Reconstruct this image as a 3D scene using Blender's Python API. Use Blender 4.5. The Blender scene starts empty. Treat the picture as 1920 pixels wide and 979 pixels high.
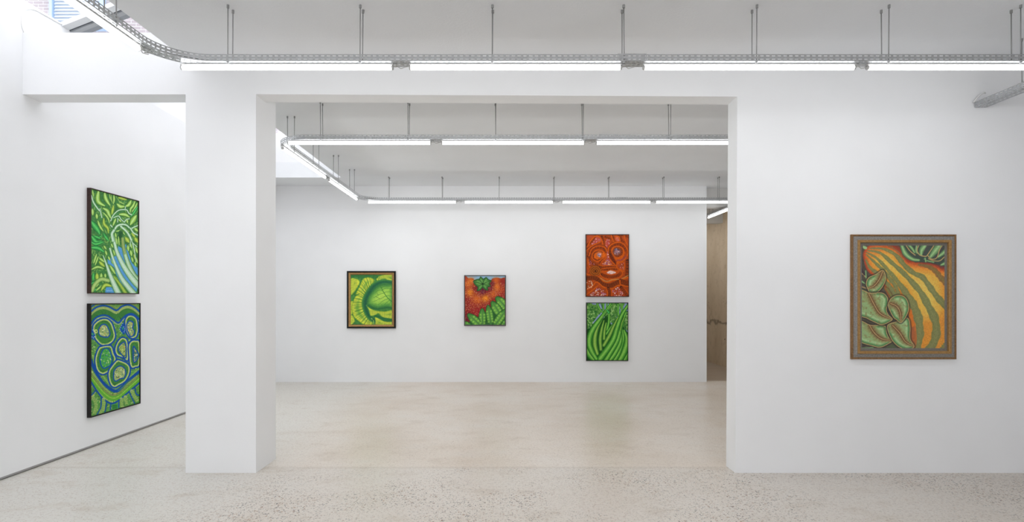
import bpy, bmesh, math, random
from mathutils import Vector
import numpy as np
PI = math.pi
random.seed(5)
S = bpy.context.scene
COL = S.collection

# ---------------------------------------------------------------- camera, sky, exposure
# X right, Y into the room, Z up; one-point view with a shifted lens
F = 1070.0; CX, CY = 940.0, 561.0; EYE = 1.5
cam_d = bpy.data.cameras.new('camera'); cam = bpy.data.objects.new('camera', cam_d); COL.objects.link(cam)
cam.location = (0, 0, EYE); cam.rotation_euler = (PI / 2, 0, 0)
cam_d.sensor_width = 36; cam_d.sensor_fit = 'HORIZONTAL'; cam_d.lens = F / 1920 * 36
cam_d.shift_x = (960 - CX) / 1920; cam_d.shift_y = (CY - 489.5) / 1920
cam_d.clip_start = .05; cam_d.clip_end = 200
S.camera = cam
S.view_settings.view_transform = 'Standard'; S.view_settings.look = 'None'
S.view_settings.gamma = 1; S.view_settings.use_curve_mapping = False
S.view_settings.exposure = 0.12
S.cycles.sample_clamp_indirect = 3.0; S.cycles.sample_clamp_direct = 6.0
W = bpy.data.worlds.new('sky'); S.world = W; W.use_nodes = True
bg = W.node_tree.nodes['Background']; bg.inputs[0].default_value = (.97, .98, 1, 1); bg.inputs[1].default_value = 2.8
TUBE = 26.0                      # what a lit tube gives off

# ---------------------------------------------------------------- helpers
def tag(o, label=None, cat=None, group=None, kind=None):
    if label: o['label'] = label
    if cat: o['category'] = cat
    if group: o['group'] = group
    if kind: o['kind'] = kind
    return o
def empty(name, loc, rz=0):
    o = bpy.data.objects.new(name, None); COL.objects.link(o); o.location = loc; o.rotation_euler = (0, 0, rz); o.empty_display_size = .1
    return o
class MB:
    def __init__(s): s.v = []; s.f = []
    def add(s, vs, fs):
        b = len(s.v); s.v += [tuple(p) for p in vs]; s.f += [tuple(b + i for i in f) for f in fs]
    def box(s, x0, x1, y0, y1, z0, z1):
        s.add([(x0,y0,z0),(x1,y0,z0),(x1,y1,z0),(x0,y1,z0),(x0,y0,z1),(x1,y0,z1),(x1,y1,z1),(x0,y1,z1)],
              [(0,3,2,1),(4,5,6,7),(0,1,5,4),(1,2,6,5),(2,3,7,6),(3,0,4,7)])
    def prism_y(s, pts, y0, y1):
        n = len(pts)
        s.add([(x, y0, z) for x, z in pts] + [(x, y1, z) for x, z in pts],
              [tuple(range(n)), tuple(range(2*n-1, n-1, -1))] + [((i+1) % n, i, n+i, n+(i+1) % n) for i in range(n)])
    def tube(s, pts, r, n=10, cap=True):
        P = [Vector(p) for p in pts]; rings = []
        for i, p in enumerate(P):
            d = (P[min(i+1, len(P)-1)] - P[max(i-1, 0)]).normalized()
            a = d.cross(Vector((0,0,1))); a = a if a.length > 1e-3 else Vector((1,0,0)); a.normalize(); b = d.cross(a)
            R = r[i] if hasattr(r, '__len__') else r
            rings.append([p + (a*math.cos(t) + b*math.sin(t))*R for t in [2*PI*k/n for k in range(n)]])
        vs = [v for ring in rings for v in ring]; fs = []
        for i in range(len(P)-1):
            for k in range(n):
                fs.append((i*n+k, i*n+(k+1) % n, (i+1)*n+(k+1) % n, (i+1)*n+k))
        if cap: fs += [tuple(range(n-1, -1, -1)), tuple(range((len(P)-1)*n, len(P)*n))]
        s.add(vs, fs)
    def build(s, name, mat, parent=None, smooth=False, kind=None, bevel=0):
        me = bpy.data.meshes.new(name); me.from_pydata(s.v, [], s.f); me.update()
        bm = bmesh.new(); bm.from_mesh(me); bmesh.ops.recalc_face_normals(bm, faces=bm.faces); bm.to_mesh(me); bm.free()
        if mat: me.materials.append(mat)
        if smooth:
            for p in me.polygons: p.use_smooth = True
        o = bpy.data.objects.new(name, me); COL.objects.link(o)
        if parent: o.parent = parent
        if kind: o['kind'] = kind
        if bevel:
            b = o.modifiers.new('bevel', 'BEVEL'); b.width = bevel; b.segments = 2; b.limit_method = 'ANGLE'
        return o
def recentre(o, loc):
    """move a top-level mesh's origin to loc without moving the mesh"""
    L = Vector(loc)
    for v in o.data.vertices: v.co -= L
    o.location = L
def copy_tree(o, parent=None):
    c = o.copy(); COL.objects.link(c)
    if parent: c.parent = parent
    for ch in o.children: copy_tree(ch, c)
    return c

# ---------------------------------------------------------------- materials
def mat(name, col, rough=.6, metal=0, spec=.5):
    m = bpy.data.materials.new(name); m.use_nodes = True; b = m.node_tree.nodes['Principled BSDF']
    b.inputs['Base Color'].default_value = (*col, 1); b.inputs['Roughness'].default_value = rough
    b.inputs['Metallic'].default_value = metal; b.inputs['Specular IOR Level'].default_value = spec
    return m
def srgb(r, g, b):
    f = lambda c: c/12.92 if c <= .04045 else ((c+.055)/1.055)**2.4
    return tuple(f(c/255) for c in (r, g, b))
class N:
    """small node builder on a material"""
    def __init__(s, m): s.m = m; s.t = m.node_tree; s.b = s.t.nodes['Principled BSDF']
    def n(s, typ, **kw):
        x = s.t.nodes.new(typ)
        for k, v in kw.items():
            if k.startswith('_'): setattr(x, k[1:], v)
            else: x.inputs[k.replace('__', ' ')].default_value = v
        return x
    def l(s, a, b): s.t.links.new(a, b)
    def pos(s): return s.n('ShaderNodeNewGeometry').outputs['Position']
    def mul(s, vec, sc):
        x = s.n('ShaderNodeVectorMath', _operation='MULTIPLY'); s.l(vec, x.inputs[0]); x.inputs[1].default_value = sc; return x.outputs[0]
    def noise(s, vec, scale, detail=2, rough=.5):
        x = s.n('ShaderNodeTexNoise', Scale=scale, Detail=detail, Roughness=rough); s.l(vec, x.inputs['Vector']); return x.outputs['Fac']
    def ramp(s, fac, stops):
        x = s.n('ShaderNodeValToRGB'); e = x.color_ramp.elements
        while len(e) < len(stops): e.new(.5)
        for q, (p, c) in zip(e, stops): q.position = p; q.color = (*c, 1) if hasattr(c, '__len__') else (c, c, c, 1)
        s.l(fac, x.inputs[0]); return x.outputs['Color']
    def mix(s, fac, a, b, mode='MIX'):
        x = s.n('ShaderNodeMix', _data_type='RGBA', _blend_type=mode)
        for v, i in ((fac, 0), (a, 6), (b, 7)):
            if hasattr(v, 'is_output'): s.l(v, x.inputs[i])
            elif i == 0: x.inputs[0].default_value = v
            else: x.inputs[i].default_value = (*v, 1) if hasattr(v, '__len__') else (v, v, v, 1)
        return x.outputs[2]
    def math(s, op, a, b=0.0, c=0.0):
        x = s.n('ShaderNodeMath', _operation=op)
        for i, v in enumerate((a, b, c)):
            if hasattr(v, 'is_output'): s.l(v, x.inputs[i])
            else: x.inputs[i].default_value = v
        return x.outputs[0]
    def smooth(s, v, lo, hi):
        x = s.n('ShaderNodeMapRange', _interpolation_type='SMOOTHSTEP'); s.l(v, x.inputs[0]); x.inputs[1].default_value = lo; x.inputs[2].default_value = hi; return x.outputs[0]
    def sep(s, v):
        x = s.n('ShaderNodeSeparateXYZ'); s.l(v, x.inputs[0]); return x.outputs
    def bump(s, h, strength, dist):
        x = s.n('ShaderNodeBump', Strength=strength, Distance=dist); s.l(h, x.inputs['Height']); s.l(x.outputs[0], s.b.inputs['Normal'])
    def color(s, c): s.l(c, s.b.inputs['Base Color'])

def plaster(name, col, rough, scale, strength, amt=.02):
    m = mat(name, col, rough, 0, .25); q = N(m); p = q.pos()
    n = q.noise(p, 1.3, 3); q.color(q.ramp(n, [(.3, tuple(c*(1-amt) for c in col)), (.7, tuple(min(1, c*(1+amt)) for c in col))]))
    q.bump(q.noise(p, scale, 3, .6), strength, .003)
    return m
M_WALL = plaster('white_wall_paint', (.897, .905, .915), .8, 60, .12)
M_CEIL = plaster('white_ceiling_paint', (.85, .868, .888), .9, 55, .5)
M_CREAM = plaster('painted_concrete', (.70, .69, .67), .85, 30, .3, .05)

def concrete():
    m = mat('raw_concrete', (.3, .25, .19), .7, 0, .35); q = N(m); p = q.pos()
    a = q.noise(q.mul(p, (1, 1, .35)), 1.6, 5, .6); b = q.noise(p, 9, 4, .6)
    c = q.ramp(a, [(.25, srgb(178, 156, 128)), (.5, srgb(200, 180, 152)), (.75, srgb(214, 196, 170))])
    c = q.mix(q.math('MULTIPLY', q.smooth(b, .5, .75), .35), c, srgb(150, 128, 104))
    spot = q.noise(p, 14, 1); c = q.mix(q.smooth(spot, .76, .80), c, srgb(52, 44, 38))
    z = q.sep(p)[2]                                    # a dark ragged joint across the wall
    w = q.math('MULTIPLY_ADD', q.noise(p, 2.2, 4, .65), .5, z)
    d = q.math('ABSOLUTE', q.math('SUBTRACT', w, 1.22))
    c = q.mix(q.math('MULTIPLY', q.math('SUBTRACT', 1.0, q.smooth(d, .005, .06)), .6), c, srgb(62, 54, 50))
    q.color(c); q.bump(b, .25, .004); return m
M_CONC = concrete()
M_GREY = plaster('bounce_cut_grey_paint', (.56, .565, .57), .8, 60, .12)  # for the unseen near right wall, greyed to weaken bounce from that side

def floor_mat():
    m = mat('polished_concrete_floor', (.5, .47, .43), .25, 0, .42); q = N(m); p = q.pos(); x, y, z = q.sep(p)[:3]
    big = q.noise(p, .55, 4, .6); mid = q.noise(q.mul(p, (1, 1.6, 1)), 2.2, 5, .65); fine = q.noise(p, 38, 3, .7)
    c = q.ramp(big, [(.28, srgb(206, 192, 175)), (.5, srgb(219, 208, 195)), (.72, srgb(226, 219, 210))])
    near = q.math('SUBTRACT', 1.0, q.smooth(y, 5.0, 5.14))       # the pour in front of the joint is greyer and ground deeper
    left = q.math('SUBTRACT', 1.0, q.smooth(x, -2.7, -1.5))
    c = q.mix(q.math('MULTIPLY', near, .55), c, srgb(211, 206, 198))
    c = q.mix(q.math('MULTIPLY', left, .75), c, srgb(217, 216, 210))  # left bay cooler and paler: skylight daylight put into the colour
    c = q.mix(q.math('MULTIPLY', q.smooth(mid, .52, .72), .35), c, srgb(182, 166, 146))
    c = q.mix(q.math('MULTIPLY', q.math('SUBTRACT', 1.0, q.smooth(mid, .26, .50)), .25), c, srgb(214, 211, 205))
    c = q.mix(q.math('MULTIPLY', q.smooth(fine, .5, .75), .4), c, srgb(150, 134, 114))
    c = q.mix(q.math('MULTIPLY', q.math('SUBTRACT', 1.0, q.smooth(fine, .25, .45)), .12), c, srgb(226, 220, 212))
    line = q.math('SUBTRACT', 1.0, q.smooth(q.math('ABSOLUTE', q.math('SUBTRACT', y, 5.08)), .0, .05))
    c = q.mix(q.math('MULTIPLY', line, .18), c, srgb(150, 132, 110))
    wn_ = q.n('ShaderNodeTexNoise', Scale=70.0, Detail=2.0); q.l(p, wn_.inputs['Vector'])
    wv = q.n('ShaderNodeVectorMath', _operation='MULTIPLY_ADD'); q.l(wn_.outputs['Color'], wv.inputs[0]); wv.inputs[1].default_value = (.014, .014, 0); q.l(p, wv.inputs[2]); wp = wv.outputs[0]
    def chips(scale, share, size, col, amount):
        v = q.n('ShaderNodeTexVoronoi', Scale=scale * 1.15); q.l(wp, v.inputs['Vector'])
        s_ = q.sep(v.outputs['Color'])
        pick = q.math('LESS_THAN', s_[0], share)
        r = q.math('MULTIPLY_ADD', s_[1], size*.6, size*.5)
        hit = q.math('LESS_THAN', v.outputs['Distance'], r)
        return q.math('MULTIPLY', q.math('MULTIPLY', pick, hit), amount), col
    dens = q.smooth(q.noise(p, .9, 3, .6), .40, .62)
    dn = q.math('MULTIPLY', q.math('MULTIPLY_ADD', near, .85, .12), q.math('MULTIPLY_ADD', left, -.85, 1.0))
    dn = q.math('MULTIPLY', dn, q.math('MULTIPLY_ADD', dens, .8, .2))
    for sc, sh, sz, col, am in ((52, .22, .40, srgb(84, 80, 76), .95), (44, .20, .42, srgb(156, 120, 92), .85), (62, .18, .42, srgb(58, 58, 60), .95), (56, .08, .26, srgb(224, 219, 211), .5), (85, .34, .40, srgb(134, 120, 104), .7), (110, .3, .42, srgb(168, 140, 116), .6)):
        a, col = chips(sc, sh, sz, col, am); c = q.mix(q.math('MULTIPLY', a, dn), c, col)
    a, col = chips(78, .22, .42, srgb(160, 132, 108), .7); c = q.mix(q.math('MULTIPLY', a, .75), c, col)
    a, col = chips(95, .10, .40, srgb(110, 104, 98), .7); c = q.mix(q.math('MULTIPLY', a, .6), c, col)
    a, col = chips(96, .09, .30, srgb(226, 221, 213), .35); c = q.mix(q.math('MULTIPLY', a, .7), c, col)
    c = q.mix(q.math('MULTIPLY', q.smooth(y, 10.40, 10.56), .62), c, srgb(128, 104, 78))      # bare brown screed in the corridor
    q.color(c)
    r = q.math('ADD', q.math('MULTIPLY_ADD', mid, .10, .262), q.math('MULTIPLY', left, .12)); q.l(r, q.b.inputs['Roughness'])
    return m
M_FLOOR = floor_mat()
def zinc():
    m = mat('galvanized_steel', (.50, .51, .52), .42, .75, .5); q = N(m); p = q.pos()
    v = q.n('ShaderNodeTexVoronoi', Scale=70); q.l(p, v.inputs['Vector'])
    q.color(q.ramp(q.sep(v.outputs['Color'])[0], [(0, (.47, .48, .49)), (1, (.53, .54, .55))])); return m
M_ZINC = zinc()
M_ROD = mat('zinc_threaded_rod', (.36, .36, .36), .5, .5)
M_BATTEN = mat('white_enamel', (.8, .8, .79), .4)
M_CAP = mat('grey_lamp_cap', (.55, .55, .54), .4, .3)
M_CABLE = mat('white_cable_sheath', (.82, .82, .81), .5)
M_DARK = mat('dark_rubber', (.03, .03, .03), .6)
M_ALU = mat('aluminium_trim', (.45, .45, .46), .45, .6)
def tube_mat():
    m = mat('lit_tube', (1, 1, 1), .4); b = m.node_tree.nodes['Principled BSDF']
    b.inputs['Emission Color'].default_value = (.97, .985, 1, 1); q = N(m)                     # an LED tube: the strip inside throws most of its light downwards
    nz = q.sep(q.n('ShaderNodeNewGeometry').outputs['Normal'])[2]
    q.l(q.math('MULTIPLY', q.math('MULTIPLY_ADD', q.math('MAXIMUM', q.math('MULTIPLY', nz, -1.0), 0.0), 1.65, .14), TUBE), b.inputs['Emission Strength']); return m
M_TUBE = tube_mat(); M_TUBE.cycles.emission_sampling = 'FRONT'
def glass_mat(name, tint=(1, 1, 1)):
    m = bpy.data.materials.new(name); m.use_nodes = True; t = m.node_tree; t.nodes.clear()
    o = t.nodes.new('ShaderNodeOutputMaterial'); mx = t.nodes.new('ShaderNodeMixShader'); tr = t.nodes.new('ShaderNodeBsdfTransparent'); gl = t.nodes.new('ShaderNodeBsdfGlossy')
    lw = t.nodes.new('ShaderNodeLayerWeight'); pw = t.nodes.new('ShaderNodeMath'); pw.operation = 'POWER'; pw.inputs[1].default_value = 5
    fr = t.nodes.new('ShaderNodeMath'); fr.operation = 'MULTIPLY_ADD'; fr.inputs[1].default_value = .7; fr.inputs[2].default_value = .03
    t.links.new(lw.outputs['Facing'], pw.inputs[0]); t.links.new(pw.outputs[0], fr.inputs[0])
    tr.inputs[0].default_value = (*tint, 1); gl.inputs['Roughness'].default_value = .02
    t.links.new(fr.outputs[0], mx.inputs[0]); t.links.new(tr.outputs[0], mx.inputs[1]); t.links.new(gl.outputs[0], mx.inputs[2]); t.links.new(mx.outputs[0], o.inputs[0]); return m
M_GLASS = glass_mat('skylight_glass', (.955, .955, .965)); M_PICGLASS = glass_mat('picture_glass')
def wood(name, a, b, rough=.45, scale=40, metal=0):
    m = mat(name, a, rough, metal, .3); q = N(m); tc = q.n('ShaderNodeTexCoord').outputs['Object']
    n = q.noise(tc, scale, 4, .65); q.color(q.ramp(n, [(.3, a), (.7, b)])); q.bump(n, .15, .002); return m
M_BROWNFRAME = wood('dark_walnut', srgb(46, 32, 28), srgb(72, 50, 44)); M_BLACKFRAME = wood('black_stained_wood', srgb(20, 18, 17), srgb(36, 32, 30))
M_GLOSSBLACK = wood('black_lacquer', srgb(14, 14, 13), srgb(22, 21, 20), .3); M_THINBROWN = wood('brown_wood_edge', srgb(42, 33, 28), srgb(62, 50, 42))
M_GOLD = wood('worn_gold_leaf', srgb(142, 106, 62), srgb(184, 144, 88), .42, 60, .15); M_OLDGOLD = wood('old_bronze_gilding', srgb(112, 82, 52), srgb(150, 114, 74), .5, 70, .1)
M_SILVER = wood('weathered_silver_wash', srgb(112, 108, 104), srgb(160, 156, 150), .55, 90, .1); M_LINER = wood('grey_linen_liner', srgb(112, 106, 98), srgb(136, 130, 122), .8, 150)
M_CANVASEDGE = mat('canvas_edge', (.04, .04, .035), .8)
def canvas_mat():
    m = mat('painted_canvas', (1, 1, 1), .55, 0, .12); q = N(m); a = q.n('ShaderNodeVertexColor', _layer_name='paint'); q.color(a.outputs['Color'])
    q.bump(q.noise(q.n('ShaderNodeTexCoord').outputs['Object'], 260, 2), .12, .001); return m
M_CANVAS = canvas_mat()
# ---------------------------------------------------------------- painter: colours of the painted canvases
import numpy as np

def catmull(pts, n=8, closed=False):
    p = np.array(pts, float)
    if len(p) < 3 and not closed:
        t = np.linspace(0, 1, n + 1)[:, None]
        return p[0] * (1 - t) + p[-1] * t
    if closed:
        q = np.vstack([p[-1], p, p[0], p[1]]); m = len(p)
    else:
        q = np.vstack([2 * p[0] - p[1], p, 2 * p[-1] - p[-2]]); m = len(p) - 1
    out = []
    for i in range(m):
        a, b, c, d = q[i:i + 4]
        for k in range(n):
            t = k / n
            out.append(.5 * (2 * b + (c - a) * t + (2 * a - 5 * b + 4 * c - d) * t * t + (3 * b - a - 3 * c + d) * t ** 3))
    if not closed: out.append(p[-1])
    return np.array(out)

def ramp(stops, r):
    xs = [s[0] for s in stops]
    cs = np.array([s[1] for s in stops], float)
    return np.stack([np.interp(r, xs, cs[:, k]) for k in range(3)], -1)

class Canvas:
    """colour at every vertex of an nx by ny grid; shapes are traced in the coordinates set by use()"""
    def __init__(s, nx, ny, corners, seed=1):
        s.nx, s.ny = nx, ny
        u, v = np.meshgrid(np.linspace(0, 1, nx), np.linspace(0, 1, ny))
        A = []; B = []
        for (a, b), (x, y) in zip(((0, 0), (1, 0), (1, 1), (0, 1)), corners):
            A.append([a, b, 1, 0, 0, 0, -x * a, -x * b]); B.append(x)
            A.append([0, 0, 0, a, b, 1, -y * a, -y * b]); B.append(y)
        h = np.linalg.solve(np.array(A, float), np.array(B, float))
        w = h[6] * u + h[7] * v + 1
        s.X = ((h[0] * u + h[1] * v + h[2]) / w).ravel()
        s.Y = ((h[3] * u + h[4] * v + h[5]) / w).ravel()
        s.C = np.zeros((nx * ny, 3)); s.gain = 1.22; s.rng = np.random.RandomState(seed)
        s.o = np.zeros(2); s.k = 1.0
    def use(s, ox, oy, k): s.o = np.array([ox, oy], float); s.k = float(k)
    def tr(s, pts): return np.array(pts, float) / s.k + s.o
    def base(s, c): s.C[:] = c
    def near(s, P, m):
        return np.nonzero((s.X > P[:, 0].min() - m) & (s.X < P[:, 0].max() + m) & (s.Y > P[:, 1].min() - m) & (s.Y < P[:, 1].max() + m))[0]
    def noise(s, size, seed=0, oct=1):
        r = np.random.RandomState(seed); g = r.rand(64, 64); tot = 0; amp = 1; sm = 0
        for o in range(oct):
            x = s.X / size * 2 ** o + 7.3 * seed; y = s.Y / size * 2 ** o + 3.1 * seed
            i = np.floor(x).astype(int); j = np.floor(y).astype(int); fx = x - i; fy = y - j
            fx = fx * fx * (3 - 2 * fx); fy = fy * fy * (3 - 2 * fy)
            G = lambda a, b: g[a % 64, b % 64]
            n = (G(i, j) * (1 - fx) + G(i + 1, j) * fx) * (1 - fy) + (G(i, j + 1) * (1 - fx) + G(i + 1, j + 1) * fx) * fy
            tot = tot + n * amp; sm += amp; amp *= .5
        return tot / sm
    def dist(s, P, idx):
        a = P[:-1]; d = P[1:] - a; L2 = (d ** 2).sum(1) + 1e-9; L = np.sqrt(L2); cum = np.concatenate([[0], np.cumsum(L)])
        best = np.full(len(idx), 1e9); arc = np.zeros(len(idx)); side = np.zeros(len(idx))
        x = s.X[idx]; y = s.Y[idx]
        for k in range(len(a)):
            rx = x - a[k, 0]; ry = y - a[k, 1]
            t = np.clip((rx * d[k, 0] + ry * d[k, 1]) / L2[k], 0, 1)
            q = (rx - t * d[k, 0]) ** 2 + (ry - t * d[k, 1]) ** 2
            m = q < best
            best = np.where(m, q, best); arc = np.where(m, cum[k] + t * L[k], arc)
            side = np.where(m, np.sign(d[k, 0] * ry - d[k, 1] * rx), side)
        return np.sqrt(best), arc, cum[-1], side
    def inside(s, P, idx):
        x = s.X[idx]; y = s.Y[idx]; r = np.zeros(len(idx), bool)
        for (x0, y0), (x1, y1) in zip(P, np.roll(P, -1, 0)):
            if y0 == y1: continue
            c = ((y0 > y) != (y1 > y)) & (x < (x1 - x0) * (y - y0) / (y1 - y0) + x0)
            r ^= c
        return r
    def mix(s, idx, col, a):
        a = np.clip(a, 0, 1)[:, None]
        s.C[idx] = s.C[idx] * (1 - a) + col * a
    def stroke(s, pts, w, stops, alpha=1.0, hatch=None, closed=False, sided=False, n=8, clip=None):
        """w: half width or list of half widths along the line; stops: colour from the centre (0) to the edge (1);
        sided: stops run from -1 to 1 across; hatch: (period, colour, amount, r0, r1)"""
        P = s.tr(catmull(pts, n, closed))
        if closed: P = np.vstack([P, P[0]])
        ws = np.array(w if hasattr(w, '__len__') else [w, w], float) / s.k
        idx = s.near(P, ws.max() + .5)
        if not len(idx): return
        d, arc, L, side = s.dist(P, idx)
        W = np.interp(arc / L, np.linspace(0, 1, len(ws)), ws)
        r = d / W
        if not isinstance(stops, list): stops = [(0, stops), (1, stops)]
        rr = r * side if sided else r
        col = ramp(stops, np.clip(rr, -1, 1))
        if hatch:
            per, hc, am, r0, r1 = hatch
            q = rr if sided else r
            h = (np.cos(arc * s.k / per * 2 * np.pi + np.sin(arc * 1.7) * .6) > .1) * am * ((q >= r0) & (q <= r1))
            col = col * (1 - h[:, None]) + np.array(hc, float) * h[:, None]
        m = np.clip((W - d) * 1.6 + .5, 0, 1) * alpha
        if clip is not None: m = m * s.inside(s.tr(catmull(clip, 6, True)), idx)
        s.mix(idx, col, m)
    def fill(s, pts, col, smooth=True, depth=None, soft=.5, alpha=1.0):
        """col: one colour, or stops from the edge (0) to depth (1) inside the outline"""
        P = s.tr(catmull(pts, 6, True) if smooth else pts)
        idx = s.near(P, soft + .5)
        if not len(idx): return
        ins = s.inside(P, idx)
        d, arc, L, sd = s.dist(np.vstack([P, P[0]]), idx)
        sdist = np.where(ins, d, -d)
        c = ramp(col, np.clip(sdist / (depth / s.k), 0, 1)) if isinstance(col, list) else np.broadcast_to(np.array(col, float), (len(idx), 3))
        s.mix(idx, c, np.clip(sdist / soft * .5 + .5, 0, 1) * alpha)
    def glow(s, x, y, r, col, a=1.0):
        p = s.tr([(x, y)])[0]; R = r / s.k
        d2 = ((s.X - p[0]) ** 2 + (s.Y - p[1]) ** 2) / R ** 2
        idx = np.nonzero(d2 < 6)[0]
        s.mix(idx, np.array(col, float), a * np.exp(-d2[idx] * 1.2))
    def flecks(s, pts, n, r, cols, alpha=.9, long=1.0, smooth=True):
        """n small dabs inside an outline"""
        P = s.tr(catmull(pts, 6, True) if smooth else pts)
        idx = s.near(P, .3)
        if not len(idx): return
        ok = idx[s.inside(P, idx)]
        if not len(ok): return
        for k in range(n):
            c = ok[s.rng.randint(len(ok))]; an = s.rng.rand() * np.pi; ca, sa = np.cos(an), np.sin(an)
            R = r / s.k * (.6 + .8 * s.rng.rand())
            x = s.X - s.X[c]; y = s.Y - s.Y[c]
            q = np.nonzero((abs(x) < R * long * 1.5) & (abs(y) < R * long * 1.5))[0]
            e = np.sqrt(((x[q] * ca + y[q] * sa) / long) ** 2 + (-x[q] * sa + y[q] * ca) ** 2) / R
            s.mix(q, np.array(cols[s.rng.randint(len(cols))], float), alpha * np.clip((1.2 - e) * 2, 0, 1))
    def grain(s, size, amt, seed=3):
        n = (s.noise(size, seed, 2) - .5) * 2 * amt
        s.C *= (1 + n)[:, None]
    def linear(s):
        c = np.clip(s.C / 255., 0, 1)
        return np.clip(np.where(c <= .04045, c / 12.92, ((c + .055) / 1.055) ** 2.4) * s.gain, 0, .92)

LEAF = [(0, (190, 224, 150)), (.4, (150, 192, 78)), (.75, (72, 128, 52)), (1, (38, 84, 46))]
LIME = [(0, (196, 214, 96)), (.5, (140, 176, 62)), (1, (44, 92, 46))]
VIVID = [(0, (104, 206, 110)), (.5, (54, 160, 72)), (1, (22, 92, 48))]
PALE = [(0, (206, 226, 208)), (.6, (168, 204, 170)), (.85, (104, 158, 96)), (1, (50, 104, 56))]

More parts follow.
